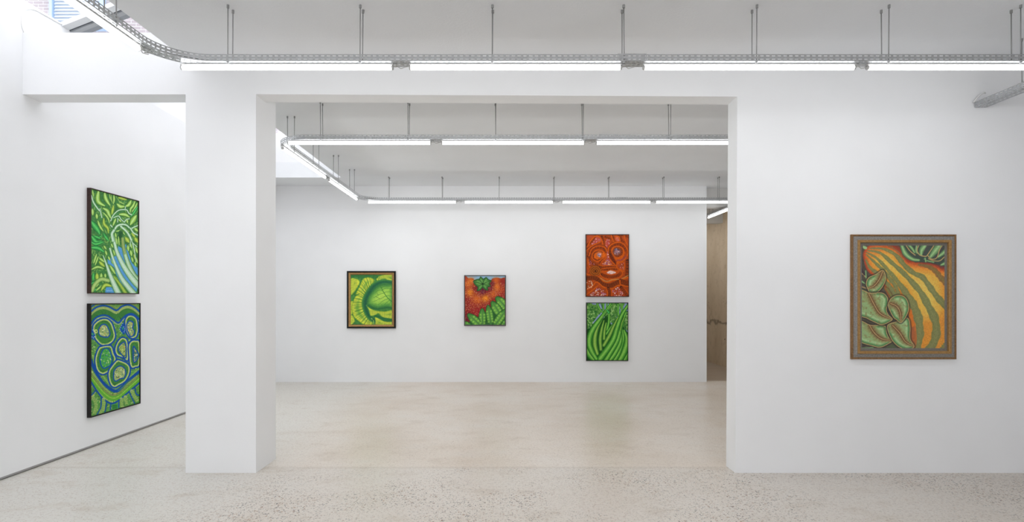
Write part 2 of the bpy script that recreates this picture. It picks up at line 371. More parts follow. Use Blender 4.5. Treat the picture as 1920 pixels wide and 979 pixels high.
def paint_leafy_stalks():
    c = Canvas(172, 312, ((171.0, 356.0), (259.4, 379.0), (260.0, 549.6), (171.8, 548.6)), 4)
    c.base((62, 122, 62)); c.grain(3, .2)
    def taper(p, w, st):
        q = np.array(p, float); d = q[-1] - q[-2]; e = q[1] - q[0]
        q[-1] += d / (np.hypot(*d) + 1e-6) * w * .45; q[0] -= e / (np.hypot(*e) + 1e-6) * w * .45
        c.stroke(q, [w*.45, w*.8, w*1.05, w*1.2, w*1.22, w*1.15, w*.95, w*.7, w*.35], st)
    c.use(150, 340, 8.9)
    for k in range(150):
        x, y = c.rng.rand(2) * (800, 1000) + (190, 150); a = c.rng.rand() * 6.3
        taper([(x, y), (x + 40*np.cos(a), y + 60*np.sin(a))], 9 + 10*c.rng.rand(), [(0,(126,176,92)),(.6,(84,140,64)),(1,(44,96,54))])
    c.use(150, 440, 7.53)
    for k in range(70):
        x, y = c.rng.rand(2) * (330, 800) + (165, 20); a = c.rng.rand() * 6.3
        taper([(x, y), (x + 30*np.cos(a), y + 50*np.sin(a))], 9 + 9*c.rng.rand(), [(0,(126,176,92)),(.6,(84,140,64)),(1,(44,96,54))])
    c.use(150, 340, 8.9)
    for p, w, st in (
        ([(215,170),(225,230),(235,260)],18,LEAF), ([(315,185),(300,300),(330,370),(400,410)],44,LEAF),
        ([(420,205),(430,280),(470,360),(500,400)],36,LEAF), ([(495,220),(510,290),(540,360)],11,LEAF),
        ([(525,235),(530,320),(550,370)],9,LEAF), ([(570,240),(575,320),(565,380)],21,LEAF),
        ([(660,285),(720,300),(770,315)],27,LIME), ([(655,340),(700,370),(745,385)],12,LEAF),
        ([(640,400),(680,430),(730,430)],37,LEAF), ([(850,345),(820,400),(780,420)],37,LEAF),
        ([(920,350),(890,420),(850,470),(845,520)],26,LEAF), ([(955,380),(920,460),(880,510)],21,LEAF),
        ([(960,440),(900,540),(860,590)],20,VIVID),
        ([(565,430),(550,500),(540,550)],26,LIME), ([(410,470),(460,500),(490,560),(515,610)],37,LEAF),
        ([(400,540),(450,590),(485,650),(495,700)],19,LEAF), ([(405,640),(410,720),(470,790),(480,860)],27,LIME),
        ([(310,680),(340,760),(390,830)],26,LEAF), ([(215,490),(220,560)],32,LEAF), ([(285,570),(290,620)],30,LEAF),
        ([(200,690),(250,750),(310,830),(330,870)],44,VIVID), ([(680,560),(760,565),(820,600)],33,LEAF),
        ([(930,600),(890,660),(860,710)],50,LEAF), ([(600,640),(580,690),(560,740)],24,LEAF),
        ([(660,650),(690,680)],20,LEAF), ([(790,650),(800,690)],26,LEAF), ([(930,800),(965,830)],32,LEAF),
        ([(880,880),(920,930)],26,LIME), ([(620,840),(700,835),(750,890)],20,LEAF), ([(600,880),(610,940)],20,LEAF),
        ([(410,890),(450,960)],22,VIVID), ([(770,940),(800,975)],26,LIME), ([(200,920),(300,950),(370,920)],22,VIVID)):
        taper(p, w, st)
    c.stroke([(690,860),(680,920),(660,975)], 40, [(0,(24,70,40)),(1,(40,92,50))], .8)
    for k in range(6): c.glow(745 + 15*k, 775 + 14*k, 9, (190, 215, 120), .9)
    c.use(150, 440, 7.53)
    c.fill([(395,350),(520,300),(548,165),(600,195),(655,135),(700,280),(740,400),(822,470),(830,700),(800,835),(600,720),(540,600),(480,470),(400,410)], (84,150,202), False)
    c.fill([(385,735),(440,732),(510,835),(378,835),(372,770)], (84,150,202))
    for p, w, st in (
        ([(180,40),(240,110),(300,100)],30,VIVID), ([(170,110),(230,140),(330,110)],20,VIVID), ([(220,30),(290,60)],18,VIVID),
        ([(170,190),(260,195),(335,240)],28,VIVID), ([(240,290),(205,400)],20,LEAF), ([(265,320),(225,430)],16,LEAF),
        ([(290,340),(345,385)],22,LEAF), ([(290,395),(345,445)],27,LIME), ([(185,490),(260,460),(335,480)],22,LEAF),
        ([(200,560),(195,640)],22,VIVID), ([(250,570),(255,630)],32,LIME), ([(310,565),(310,615)],27,LEAF), ([(365,565),(368,600)],22,LEAF),
        ([(175,690),(235,665)],16,VIVID), ([(220,745),(270,700)],18,LEAF), ([(190,800),(260,760)],16,VIVID), ([(245,785),(300,735)],17,LEAF),
        ([(320,775),(370,712),(445,725)],28,LIME), ([(440,450),(500,545)],25,LEAF), ([(490,590),(555,655)],20,LEAF),
        ([(355,20),(405,85)],20,VIVID), ([(350,170),(375,205)],18,LEAF), ([(370,240),(385,285)],20,LEAF), ([(410,320),(430,360)],18,LEAF),
        ([(460,370),(475,410)],15,LEAF), ([(515,60),(530,130)],20,LEAF), ([(550,40),(560,150)],14,LEAF), ([(480,230),(500,290)],16,LEAF),
        ([(660,60),(690,100)],34,LIME), ([(790,60),(815,100)],32,LIME), ([(685,170),(690,220)],24,LEAF), ([(725,240),(735,290)],26,LEAF),
        ([(795,190),(815,250)],24,LEAF), ([(740,330),(755,380)],20,LEAF), ([(785,400),(795,440)],18,LEAF), ([(770,290),(790,350)],16,LIME),
        ([(800,330),(820,400)],16,LEAF), ([(450,140),(470,180)],16,LEAF), ([(720,130),(740,190)],18,LEAF)):
        taper(p, w, st)
    c.stroke([(180,795),(225,700),(310,632),(410,650)], 30, [(0,(178,204,128)),(.7,(140,178,90)),(1,(46,96,50))])
    c.stroke([(490,600),(565,690),(660,835)], [14,26,30], [(0,(172,198,84)),(.7,(120,160,60)),(1,(44,92,46))])
    c.stroke([(610,60),(622,180),(660,330),(705,450),(765,570),(840,660)], [24,28,34,40,44], [(0,(196,220,196)),(.55,(150,190,140)),(.85,(90,140,76)),(1,(46,96,52))])
    c.stroke([(605,60),(618,180),(640,270)], [20,24,14], [(0,(150,160,70)),(1,(90,130,60))], .7)
    c.stroke([(430,200),(470,330),(530,480),(600,620),(690,740),(780,845)], [14,20,30,40,44], PALE)
    c.stroke([(465,0),(490,100),(530,250),(605,410),(690,545),(780,660),(850,730)], [18,24,32,40,46,48], PALE)
    c.stroke([(335,300),(380,420),(430,560),(490,700),(560,850)], [6,18,32,42,50], PALE)
    c.stroke([(680,0),(740,100),(775,230),(800,390)], [12,10,9,7], PALE); c.stroke([(745,115),(810,175)], 8, PALE)
    c.stroke([(720,100),(715,170)], 7, PALE)
    c.use(150, 340, 8.9)
    for p, w in (([(520,670),(560,580),(640,500),(720,482),(790,490),(820,540),(870,568)],11), ([(570,615),(650,588),(690,640),(745,690)],10),
        ([(748,690),(780,645),(830,632)],10), ([(570,850),(620,760),(700,728),(780,738),(850,792),(910,770),(975,742)],[20,19,17,15,12]),
        ([(850,790),(900,865),(975,905)],15), ([(690,760),(780,840),(830,910),(865,985)],20), ([(560,1000),(540,890),(575,825)],25),
        ([(340,470),(355,540),(372,615)],11), ([(195,250),(230,360),(290,450),(335,505)],14), ([(640,625),(635,690)],9), ([(520,740),(545,770)],12),
        ([(760,475),(765,430)],8)):
        c.stroke(p, w, PALE)
    c.use(100, 330, 4.256)
    c.stroke([(432,912),(440,918),(448,911),(456,918),(466,912),(474,917)], 2, (176,206,224), .7)
    c.grain(1.2, .06, 8)
    return c

BLUE = [(0, (14, 84, 168)), (1, (8, 58, 130))]
def paint_blue_cells():
    c = Canvas(182, 338, ((170.3, 572.4), (262.3, 571.2), (262.8, 755.6), (170.8, 780.0)), 9)
    c.base((84, 142, 66)); c.grain(2, .2)
    full = [(168,570),(264,570),(264,782),(168,782)]
    c.flecks(full, 1500, .62, [(188,200,110),(40,84,50),(60,150,70),(210,205,150),(30,70,100)], .8, 1.8, False)
    c.use(150, 560, 8.16)
    GB = (66, 134, 62); YE = (206, 214, 130); DK = (26, 62, 34)
    def cell(outer, inner, inc, flc):
        c.fill(outer, [(0,(10,70,150)),(.2,(12,76,158)),(.24,YE),(.42,(120,170,80)),(.5,GB),(1,(60,128,58))], depth=70)
        P = outer
        c.stroke(P, 66, GB, 0.0, closed=True)
        hatch_in(outer, 62)
        c.stroke(outer, 9.5, BLUE, closed=True)
        c.fill(inner, inc)
        c.flecks(inner, 70, 5, flc, .95, 2.0)
        c.stroke(inner, 9, BLUE, closed=True)
        c.stroke(inner, 17, [(0,YE),(1,YE)], 0, closed=True)
    def hatch_in(outer, depth):
        P = c.tr(catmull(outer, 6, True)); idx = c.near(P, .2)
        ins = c.inside(P, idx); d, arc, L, sd = c.dist(np.vstack([P, P[0]]), idx)
        q = d * c.k
        h = (np.cos(arc * c.k / 15 * 2 * np.pi) > .15)
        a = ins & (q > 14) & (q < depth) & h
        col = np.where((q < 36)[:, None], np.array(YE, float), np.array(DK, float))
        c.mix(idx, col, a * np.where(q < 36, .75, .5))
    # top band
    mid = [(150,330),(250,215),(350,190),(440,205),(580,280),(650,225),(750,175),(850,210),(925,270)]
    c.stroke(mid, 72, [(-1,(52,122,60)),(.2,(64,134,60)),(.5,(110,165,70)),(.62,(190,205,120)),(1,(200,210,120))][::1], hatch=(14,(34,74,40),.6,-1,.5), sided=True)
    c.stroke(mid, 70, [(0,(64,134,60)),(1,(60,128,58))], hatch=(14,(30,70,40),.65,0,1))
    up = [(150,225),(240,148),(350,115),(450,135),(560,187),(640,130),(740,103),(840,140),(925,212)]
    lo = [(150,430),(230,312),(330,265),(420,270),(500,320),(590,375),(660,310),(720,258),(800,240),(870,280),(925,335)]
    c.stroke([(x, y+34) for x, y in up], 20, YE, .85, hatch=(13,(60,110,50),.75,0,1))
    c.stroke([(x, y-34) for x, y in up], 18, (150,176,80), .8, hatch=(12,(40,80,50),.7,0,1))
    c.stroke([(x, y+26) for x, y in lo], 7, YE, .85, hatch=(14,(14,84,168),.9,0,1))
    c.stroke([(150,150),(230,95)], 10, BLUE)
    c.stroke(up, 13, BLUE); c.stroke(lo, 13, BLUE)
    # heart-shaped lower band, traced in the lower crop
    c.use(150, 670, 8.16)
    mid = [(150,270),(260,410),(370,540),(490,622),(600,598),(720,500),(925,325)]
    c.stroke(mid, 78, [(0,(100,178,56)),(.5,(84,160,52)),(1,(70,130,54))], hatch=(13,(214,214,140),.7,.55,.95))
    c.stroke(mid, 78, (30,66,40), 0.0)
    c.stroke(mid, 76, (40,60,40), .55, hatch=None) if False else None
    c.stroke([(x, y-46) for x, y in mid], 15, (40,70,40), .8, hatch=(13,(190,196,110),.9,0,1))
    c.stroke(mid, 5, (196,206,90), .9, hatch=(20,(84,160,52),.9,0,1))
    c.stroke([(150,30),(230,220),(330,370),(430,470),(550,530),(640,480),(760,360),(925,230)], 13, BLUE)
    c.stroke([(150,340),(260,510),(370,640),(490,705),(600,660),(700,580),(925,395)], 13, BLUE)
    c.stroke([(200,-20),(255,130),(350,280),(450,400),(560,490),(660,440),(760,330),(925,170)], 24, (78,146,60), .9, hatch=(13,YE,.7,0,.6))
    c.stroke([(168,20),(240,190),(330,340),(430,440),(548,505),(640,455),(760,340),(925,205)], 12, BLUE)
    for p in ([(165,590),(245,505)], [(330,620),(322,760),(262,880)], [(415,690),(385,840)], [(480,705),(468,800)], [(600,660),(600,770)],
              [(765,540),(845,710)], [(850,450),(870,560),(925,592)]):
        c.stroke(p, 9, BLUE)
    for p in ([(365,640),(360,760),(310,860)], [(800,520),(880,660)], [(640,640),(650,740)], [(200,600),(250,720),(220,860)], [(700,610),(720,720)]):
        c.stroke(p, 26, (96,150,66), .8, hatch=(15,YE,.75,0,1))
    c.fill([(500,720),(585,715),(588,780),(490,800)], (60,150,70), False)
    for y in (738,758,778): c.stroke([(505,y),(570,y-4)], 4, (30,70,40))
    c.use(150, 560, 8.16)
    CR = (150, 176, 110); FL = [(214,214,150),(226,220,180),(44,84,54),(60,90,120),(120,160,70),(206,160,80)]
    cell([(190,440),(240,360),(330,310),(420,312),(490,370),(530,470),(552,580),(510,670),(420,722),(330,720),(260,665),(215,590)],
         [(288,480),(330,410),(390,402),(430,450),(462,540),(430,592),(370,592),(300,562)], CR, FL)
    cell([(688,340),(740,262),(820,262),(885,320),(905,430),(903,520),(872,600),(800,622),(740,580),(702,500)],
         [(720,400),(760,350),(812,360),(826,410),(812,455),(842,510),(822,572),(780,586),(745,530),(725,470)], CR, FL)
    cell([(545,720),(590,640),(650,595),(720,620),(748,700),(758,850),(740,962),(650,912),(570,880),(535,810)],
         [(588,770),(640,690),(692,675),(712,750),(712,850),(702,915),(650,870)], (150,176,84), FL)
    cell([(228,900),(270,780),(320,730),(480,722),(530,840),(562,930),(520,1060),(440,1130),(350,1166),(270,1120),(232,1020)],
         [(308,900),(350,790),(400,760),(450,790),(492,900),(482,1000),(420,1050),(360,1064),(318,1000)], (70,158,70), [(120,190,90),(40,110,140),(200,206,150),(40,120,60)])
    cell([(745,720),(790,650),(860,638),(930,680),(930,1010),(860,1062),(800,1072),(765,1010),(750,880)],
         [(825,740),(870,790),(908,860),(890,930),(840,982),(822,900)], (60,120,110), FL)
    c.use(150, 670, 8.16)
    cell([(430,300),(440,200),(500,110),(570,40),(640,50),(740,100),(782,180),(760,290),(700,380),(600,440),(530,468),(466,420)],
         [(518,270),(530,200),(580,150),(640,138),(692,180),(707,250),(680,318),(620,332),(560,367),(523,340)], CR, FL)
    c.use(150, 560, 8.16)
    c.fill([(605,470),(660,368),(702,430),(705,520),(670,560)], (12,74,156), False)
    c.fill([(640,465),(660,430),(675,460),(660,490)], (30,140,110), False)
    for x, y in ((655,385),(640,415),(625,445),(612,475),(622,505),(645,530),(675,440),(690,465),(690,490),(680,515)): c.glow(x, y, 8, (190,215,220), .9)
    c.fill([(166,470),(215,520),(238,560),(205,640),(166,600)], (12,74,156), False)
    c.fill([(180,520),(212,545),(200,570),(176,550)], (60,160,110), False)
    for x, y in ((200,485),(215,500),(228,545),(222,585),(208,605),(185,590)): c.glow(x, y, 9, (200,220,215), .9)
    c.stroke([(232,500),(245,480),(262,500),(262,520),(245,528)], 6, YE, closed=True)
    c.grain(1.0, .07, 8)
    return c

def paint_cabbage():
    c = Canvas(161, 195, ((657.5, 515.6), (734.7, 515.6), (734.7, 608.5), (657.5, 608.5)), 3)
    c.use(640, 500, 7.833)
    c.base((66, 122, 62)); c.grain(3, .2)
    YL = (204, 208, 68); GR = (98, 152, 58); DK = (42, 96, 66); EDG = (44, 100, 50)
    def ruffle(pts, depth, lines=None, a=(202,208,72), b=(104,152,58)):
        c.fill(pts, [(0,b),(.18,a),(.55,a),(1,b)], depth=depth)
    ruffle([(137,190),(200,172),(262,200),(272,250),(232,320),(190,380),(137,410)], 90)
    ruffle([(137,520),(180,515),(190,580),(165,690),(137,700)], 60)
    ruffle([(137,720),(170,720),(200,800),(150,850),(130,850)], 50)
    ruffle([(760,110),(560,138),(508,190),(545,206),(640,182),(760,246)], 60)
    c.stroke([(137,140),(220,135),(300,150),(400,140),(520,150)], 24, (52,112,60), .8)
    c.fill([(490,205),(440,165),(380,158),(322,180),(290,235),(258,310),(222,375),(213,415),(262,405),(205,440),(172,520),(150,600),(165,680),(190,745),(250,795),(320,845),(430,870),(470,800),(400,740),(345,650),(320,550),(335,450),(385,350),(445,270)],
           [(0,(110,156,56)),(.15,YL),(.5,(190,202,74)),(.8,(130,174,66)),(1,(110,158,62))], depth=95)
    # radial veins over the ruffle
    import math
    for k in range(46):
        t = k / 45 + .008*math.sin(k*2.7); a = math.radians(-75 - 190 * t)
        x0, y0 = 480 + 120*math.cos(a), 520 + 190*math.sin(a)
        x1, y1 = 480 + 300*math.cos(a + .12), 520 + 390*math.sin(a + .12)
        c.stroke([(x0,y0),((x0+x1)/2+8,(y0+y1)/2-6),(x1,y1)], [7,4,3], (52,108,50), .6, n=4)
    c.stroke([(760,238),(650,226),(560,240),(480,290),(420,370),(372,460),(352,550),(372,650),(425,745),(500,800)], [34,34,42,52,56,56,50,46,40], [(0,(36,88,66)),(.5,(48,108,66)),(1,(88,146,62))], .95)
    ruffle([(365,565),(400,630),(428,722),(500,712),(545,690),(600,742),(700,762),(765,752),(765,640),(640,655),(520,645),(440,620)], 70)
    ruffle([(495,735),(560,765),(640,800),(765,800),(765,870),(515,870),(500,800)], 60)
    c.stroke([(500,725),(560,742),(640,778),(760,790)], [16,22,28,22], (44,104,64), .9)
    for k in range(26):
        x = 150 + 14*(k % 9); y = 190 + 20*k if k < 12 else 500 + 24*(k-12)
        c.stroke([(140,y+14),(170,y+4),(230,y-10)], 3, (62,118,54), .6, n=4)
    for k in range(18): c.stroke([(530+13*k,190-3*k%7),(540+13*k,160),(548+13*k,124)], 3, (62,118,54), .6, n=4)
    for x in range(415, 760, 19):
        c.stroke([(x,640),(x+8,690),(x+4,750)], 3.5, (56,112,50), .65, n=4)
        c.stroke([(x+60,780),(x+64,815),(x+60,850)], 3.5, (56,112,50), .6, n=4)
    c.fill([(380,545),(395,450),(448,370),(515,300),(590,264),(660,260),(765,290),(765,605),(680,592),(600,602),(530,612),(455,592),(400,565)],
           [(0,(52,110,62)),(.25,(88,148,66)),(.6,(142,188,78)),(1,(168,204,86))], depth=130)
    c.stroke([(395,570),(460,605),(530,622),(600,612),(680,602),(760,616)], 22, [(0,(40,94,60)),(1,(70,126,60))], .85)
    V = (62,124,54)
    c.stroke([(572,290),(620,375),(680,460),(760,530)], [5,6,7], V, .9)
    for p in ([(600,340),(660,320),(760,330)], [(625,380),(690,370),(760,385)], [(660,430),(710,430),(760,445)], [(600,350),(540,350),(490,390)],
              [(625,390),(560,410),(470,460)], [(655,430),(580,470),(450,520)], [(690,470),(620,500),(540,560)], [(710,490),(650,540),(600,580)],
              [(580,310),(640,290),(700,290)], [(540,420),(520,380)], [(560,470),(500,440)], [(730,505),(700,560)]):
        c.stroke(p, [4,3,2.5], V, .75)
    c.stroke([(480,850),(470,790),(440,760)], 7, (150,190,90), .8); c.stroke([(495,850),(490,790),(470,770),(455,800)], 7, (40,92,60), .8)
    for k in range(60):
        t = k / 59
        x = 742 - 380*t if t < .5 else 372 + 20*(t-.5); y = 215 + 60*t
    c.grain(1.3, .08, 5)
    return c

def paint_red_fruit():
    c = Canvas(156, 195, ((872.0, 518.0), (947.0, 518.0), (947.0, 609.0), (872.0, 609.0)), 6)
    c.use(860, 505, 8.51)
    c.base((132, 166, 188))
    c.fill([(80,152),(160,144),(232,150),(270,200),(380,240),(500,205),(535,152),(600,137),(665,145),(770,205),(770,910),(80,910)], [(0,(150,70,36)),(.2,(140,46,36)),(1,(132,36,36))], depth=120)
    for x, y, r, col, a in ((150,230,75,(206,110,40),.85),(180,370,70,(222,134,34),.9),(290,480,95,(212,108,36),.85),(430,460,70,(228,140,26),.95),(560,390,70,(206,104,38),.85),
        (615,285,75,(220,126,36),.9),(600,180,60,(206,104,34),.8),(200,180,60,(206,112,40),.8),(680,330,70,(176,70,40),.7),(250,600,90,(150,50,36),.6),
        (110,800,90,(84,24,44),.8),(380,345,70,(84,22,52),.95),(290,300,45,(100,30,46),.8),(500,300,50,(90,26,50),.85),(540,230,40,(92,30,52),.8),(700,230,60,(140,40,36),.7),(330,700,90,(150,28,40),.7)):
        c.glow(x, y, r, col, a)
    c.flecks([(100,170),(740,220),(740,480),(500,560),(350,720),(100,820)], 1300, 3.6, [(232,170,90),(224,190,150),(120,36,36),(236,150,60),(210,120,110)], .75, 1, False)
    G0 = [(0,(34,74,36)),(.35,(64,120,56)),(1,(104,160,80))]
    def leaf(base, tip, w, peas=4):
        b = np.array(base, float); t = np.array(tip, float); d = t - b; L = np.hypot(*d); d /= L; nrm = np.array([-d[1], d[0]])
        pts = [b, b + d*L*.25 + nrm*w*.8, b + d*L*.5 + nrm*w, b + d*L*.78 + nrm*w*.75, t + nrm*w*.25, t, t - nrm*w*.3, b + d*L*.78 - nrm*w*.75, b + d*L*.5 - nrm*w, b + d*L*.25 - nrm*w*.8]
        c.fill(pts, [(0,(26,62,34)),(.16,(56,116,50)),(.5,(84,146,62)),(1,(96,158,70))], depth=w)
        for k in range(peas):
            for sg in (-1, 1):
                q = b + d*L*(.2 + .62*k/peas) + nrm*sg*w*.48
                c.glow(q[0], q[1], w*.24, (150,196,84), .95)
        c.stroke([b, b + d*L*.5 + nrm*4, t], [8,6,3], (34,80,40), .9)
        c.stroke([b, b + d*L*.5 + nrm*4, t], [3,2,1.5], (120,160,96), .8)
    c.fill([(80,870),(170,840),(330,760),(420,700),(560,600),(680,560),(770,520),(770,910),(80,910)], (44,92,44), False)
    leaf((780,640),(600,440),80,4); leaf((690,760),(528,512),78,4); leaf((520,900),(470,572),66,5); leaf((380,920),(378,626),66,4)
    leaf((370,920),(148,712),72,4); leaf((560,920),(760,640),74,5); leaf((700,910),(780,800),50,2); leaf((60,850),(200,900),44,2)
    c.fill([(235,185),(290,158),(328,150),(350,116),(398,150),(440,124),(478,160),(528,182),(498,230),(514,272),(468,290),(470,338),(420,328),(385,300),(342,338),(290,346),(302,290),(250,240)],
           [(0,(24,56,34)),(.2,(52,100,48)),(.6,(82,136,66)),(1,(94,146,72))], depth=60)
    for x, y in ((300,190),(355,160),(440,165),(470,210),(430,290),(335,300),(290,230)):
        c.stroke([(385,235),((385+x)/2+5,(235+y)/2),(x,y)], [4,10,16], [(0,(116,168,90)),(.6,(88,142,70)),(1,(60,110,54))], .8)
    for x, y in ((330,165),(410,140),(500,190),(460,260),(385,300),(310,270),(262,205)): c.stroke([(385,235),(x,y)], [5,3], (28,64,34), .85)
    c.glow(385,238,16,(20,40,26),.9)
    c.grain(1.2, .08, 2)
    return c

def paint_orange_face():
    c = Canvas(161, 234, ((1099.9, 441.0), (1178.3, 441.0), (1178.3, 555.6), (1099.9, 555.6)), 12)
    c.use(1085, 430, 7.53)
    c.base((158, 64, 20)); c.grain(4, .16)
    c.fill([(90,70),(230,75),(130,230),(112,280)], (164,70,40), False, alpha=.8); c.fill([(600,70),(720,70),(720,240),(660,230)], (164,68,32), False, alpha=.8)
    O = [(0,(202,92,16)),(1,(168,66,12))]; D = (58,28,14)
    def band(pts, w, closed=False, base=(146,58,16), per=15, line=True, am=.9):
        c.stroke(pts, w, base, .9, hatch=(per, D, am, 0, .8), closed=closed)
    def line(pts, w=8, closed=False, col=O): c.stroke(pts, w, col, closed=closed)
    V = [(190,120,130),(150,90,140),(214,140,90),(214,200,200),(120,60,60)]
    c.fill([(180,180),(240,110),(300,130),(310,180),(210,220)], (172,74,60)); c.flecks([(180,180),(240,110),(300,130),(310,180),(210,220)], 40, 5, V, .8)
    c.fill([(390,150),(430,140),(440,220),(400,280),(380,220)], (168,64,48)); c.flecks([(390,150),(430,140),(440,220),(400,280),(380,220)], 30, 5, V, .7)
    c.fill([(520,110),(560,105),(575,160),(540,180)], (190,90,60)); c.flecks([(520,110),(560,105),(575,160),(540,180)], 14, 5, V, .8)
    band([(120,220),(190,170),(240,90)], 18); band([(330,110),(350,180),(358,260)], 20); band([(120,290),(200,240),(310,190)], 22); band([(380,110),(460,140)], 16)
    band([(470,80),(490,130),(495,190)], 16); band([(590,80),(600,150),(640,190)], 20); band([(690,450),(690,560),(680,660)], 34, per=17); band([(560,80),(640,90),(702,110)], 16)
    line([(128,240),(180,150),(240,98),(300,115),(335,180),(345,260)], 10); line([(460,85),(478,140),(500,190)], 9); line([(520,100),(570,110),(585,180)], 8)
    line([(115,300),(200,230),(310,178)], 9); line([(640,80),(660,160),(690,220)], 9)
    # left eye
    band([(148,380),(190,285),(270,248),(360,262),(394,330)], 34, per=17); band([(150,390),(170,460),(230,500),(262,520)], 20)
    line([(148,380),(185,285),(270,238),(365,255),(400,330),(380,410),(300,480),(262,540)], 8); band([(330,420),(300,470),(280,520)], 14)
    c.fill([(190,380),(212,325),(270,295),(345,315),(385,370),(340,410),(270,455),(212,430)], (206,92,12))
    band([(205,400),(215,340),(270,312),(330,330)], 15, per=14); band([(220,420),(270,440),(320,400)], 14, per=14)
    line([(190,380),(212,325),(270,295),(345,315),(385,370),(340,410),(270,455),(212,430)], 8, True)
    line([(285,320),(330,345),(320,400),(280,410),(250,370)], 8, True); c.glow(290,360,34,(150,130,150),.9); c.flecks([(262,345),(300,335),(318,370),(290,390)], 16, 6, [(220,210,220),(80,90,130),(190,130,150)], .9)
    # right eye
    band([(430,330),(450,250),(530,208),(620,225),(675,300)], 36, per=17); c.fill([(420,330),(470,380),(520,450),(530,520),(470,460),(430,400)], (130,46,16)); band([(450,360),(490,440),(520,500)], 22, base=(120,44,16))
    c.fill([(470,310),(490,260),(550,245),(610,270),(635,330),(610,400),(550,430),(510,390)], (190,82,12))
    band([(500,310),(530,270),(590,285),(600,340),(550,375),(505,350)], 22, True, per=13)
    line([(465,305),(490,255),(550,240),(615,265),(640,330),(615,400),(545,440),(500,380)], 8, True); line([(415,340),(430,250),(520,190),(620,200),(690,290),(690,360),(620,450),(545,465),(540,520)], 9); line([(415,330),(440,420),(530,520)], 8)
    c.glow(540,318,44,(130,110,140),.95); c.flecks([(505,290),(540,270),(580,300),(575,345),(535,365),(505,340)], 34, 6, [(220,214,220),(90,100,140),(200,120,60),(40,40,60)], .9)
    c.stroke([(545,440),(610,430),(670,380)], 12, (130,60,70), .6)
    # nose and mouth
    c.fill([(405,300),(430,400),(470,490),(420,520),(330,500),(370,460),(395,400)], (160,64,50)); c.flecks([(400,420),(470,490),(420,505),(330,495),(380,450)], 40, 6, [(236,214,190),(214,150,90),(140,90,120)], .9); c.flecks([(405,310),(425,390),(395,400)], 14, 5, V, .8)
    band([(300,530),(400,525),(530,525)], 18); line([(285,500),(330,515),(430,512),(530,520)], 7)
    c.fill([(300,570),(420,548),(540,548),(610,590),(600,660),(520,690),(430,705),(350,680),(305,625)], (176,74,18))
    band([(320,560),(430,565),(540,560)], 22); band([(330,640),(420,670),(540,660),(590,620)], 24, per=13); line([(300,570),(420,548),(540,548),(615,590),(605,660),(520,695),(430,712),(345,685),(300,625)], 7, True)
    line([(310,600),(400,600),(460,575),(530,605),(480,640),(400,632)], 6); c.fill([(398,612),(450,584),(526,610),(470,634),(430,630)], (212,176,166)); c.flecks([(398,612),(450,584),(526,610),(470,634)], 14, 5, [(240,230,220),(150,80,90)], .9)
    c.flecks([(550,490),(640,475),(640,560),(620,585),(560,540)], 26, 5, V, .7); line([(540,530),(550,480),(640,470),(645,560),(620,600),(560,560)], 7, True)
    c.flecks([(150,440),(235,505),(165,530)], 18, 5, V, .8); line([(135,420),(140,500),(170,540),(250,520)], 8)
    # cheek spiral
    for r in (72, 46, 20):
        ring = [(235 + r*np.cos(a), 590 + r*.9*np.sin(a)) for a in np.linspace(0, 2*np.pi, 10)[:-1]]
        band(ring, 13, True, base=(120,64,20), per=13); line(ring, 5, True, [(0,(196,96,20)),(1,(150,80,20))])
    c.glow(238,592,14,(30,16,14),.95)
    # chin
    line([(100,625),(200,668),(290,678),(380,752),(480,722),(590,712),(715,676)], 14); c.stroke([(310,690),(390,735),(480,712),(600,700),(700,650)], 6, (176,140,80), .8)
    band([(100,690),(240,692),(330,770),(450,795),(560,745),(640,750),(715,800)], 34, base=(128,54,18), per=15); band([(590,720),(660,740),(715,740)], 26)
    line([(100,860),(200,800),(255,745),(350,815),(470,840),(560,795),(650,850),(715,940)], 11); line([(100,930),(170,880),(270,800)], 9); line([(580,720),(590,780),(640,800),(715,810)], 9)
    c.fill([(120,960),(280,805),(395,905),(385,960)], (150,58,26), False); c.flecks([(130,950),(280,810),(395,905),(385,950)], 80, 6, V + [(236,220,200)], .9, 1, False)
    c.fill([(475,860),(510,835),(570,825),(640,920),(650,960),(480,960)], (158,60,26)); c.flecks([(480,860),(560,825),(635,920),(520,950)], 60, 6, V + [(236,214,190)], .9)
    band([(420,830),(435,900),(430,960)], 24, base=(140,56,16)); band([(600,820),(660,900),(700,960)], 26, base=(150,58,16)); line([(395,850),(410,900),(400,960)], 8); line([(470,850),(465,960)], 8)
    c.flecks([(112,740),(140,720),(200,740),(190,820),(112,840)], 24, 5, [(226,206,170),(140,120,90)], .85); c.stroke([(175,730),(195,790),(150,830)], 4, (220,206,190), .7)
    c.grain(1.2, .1, 4)
    return c

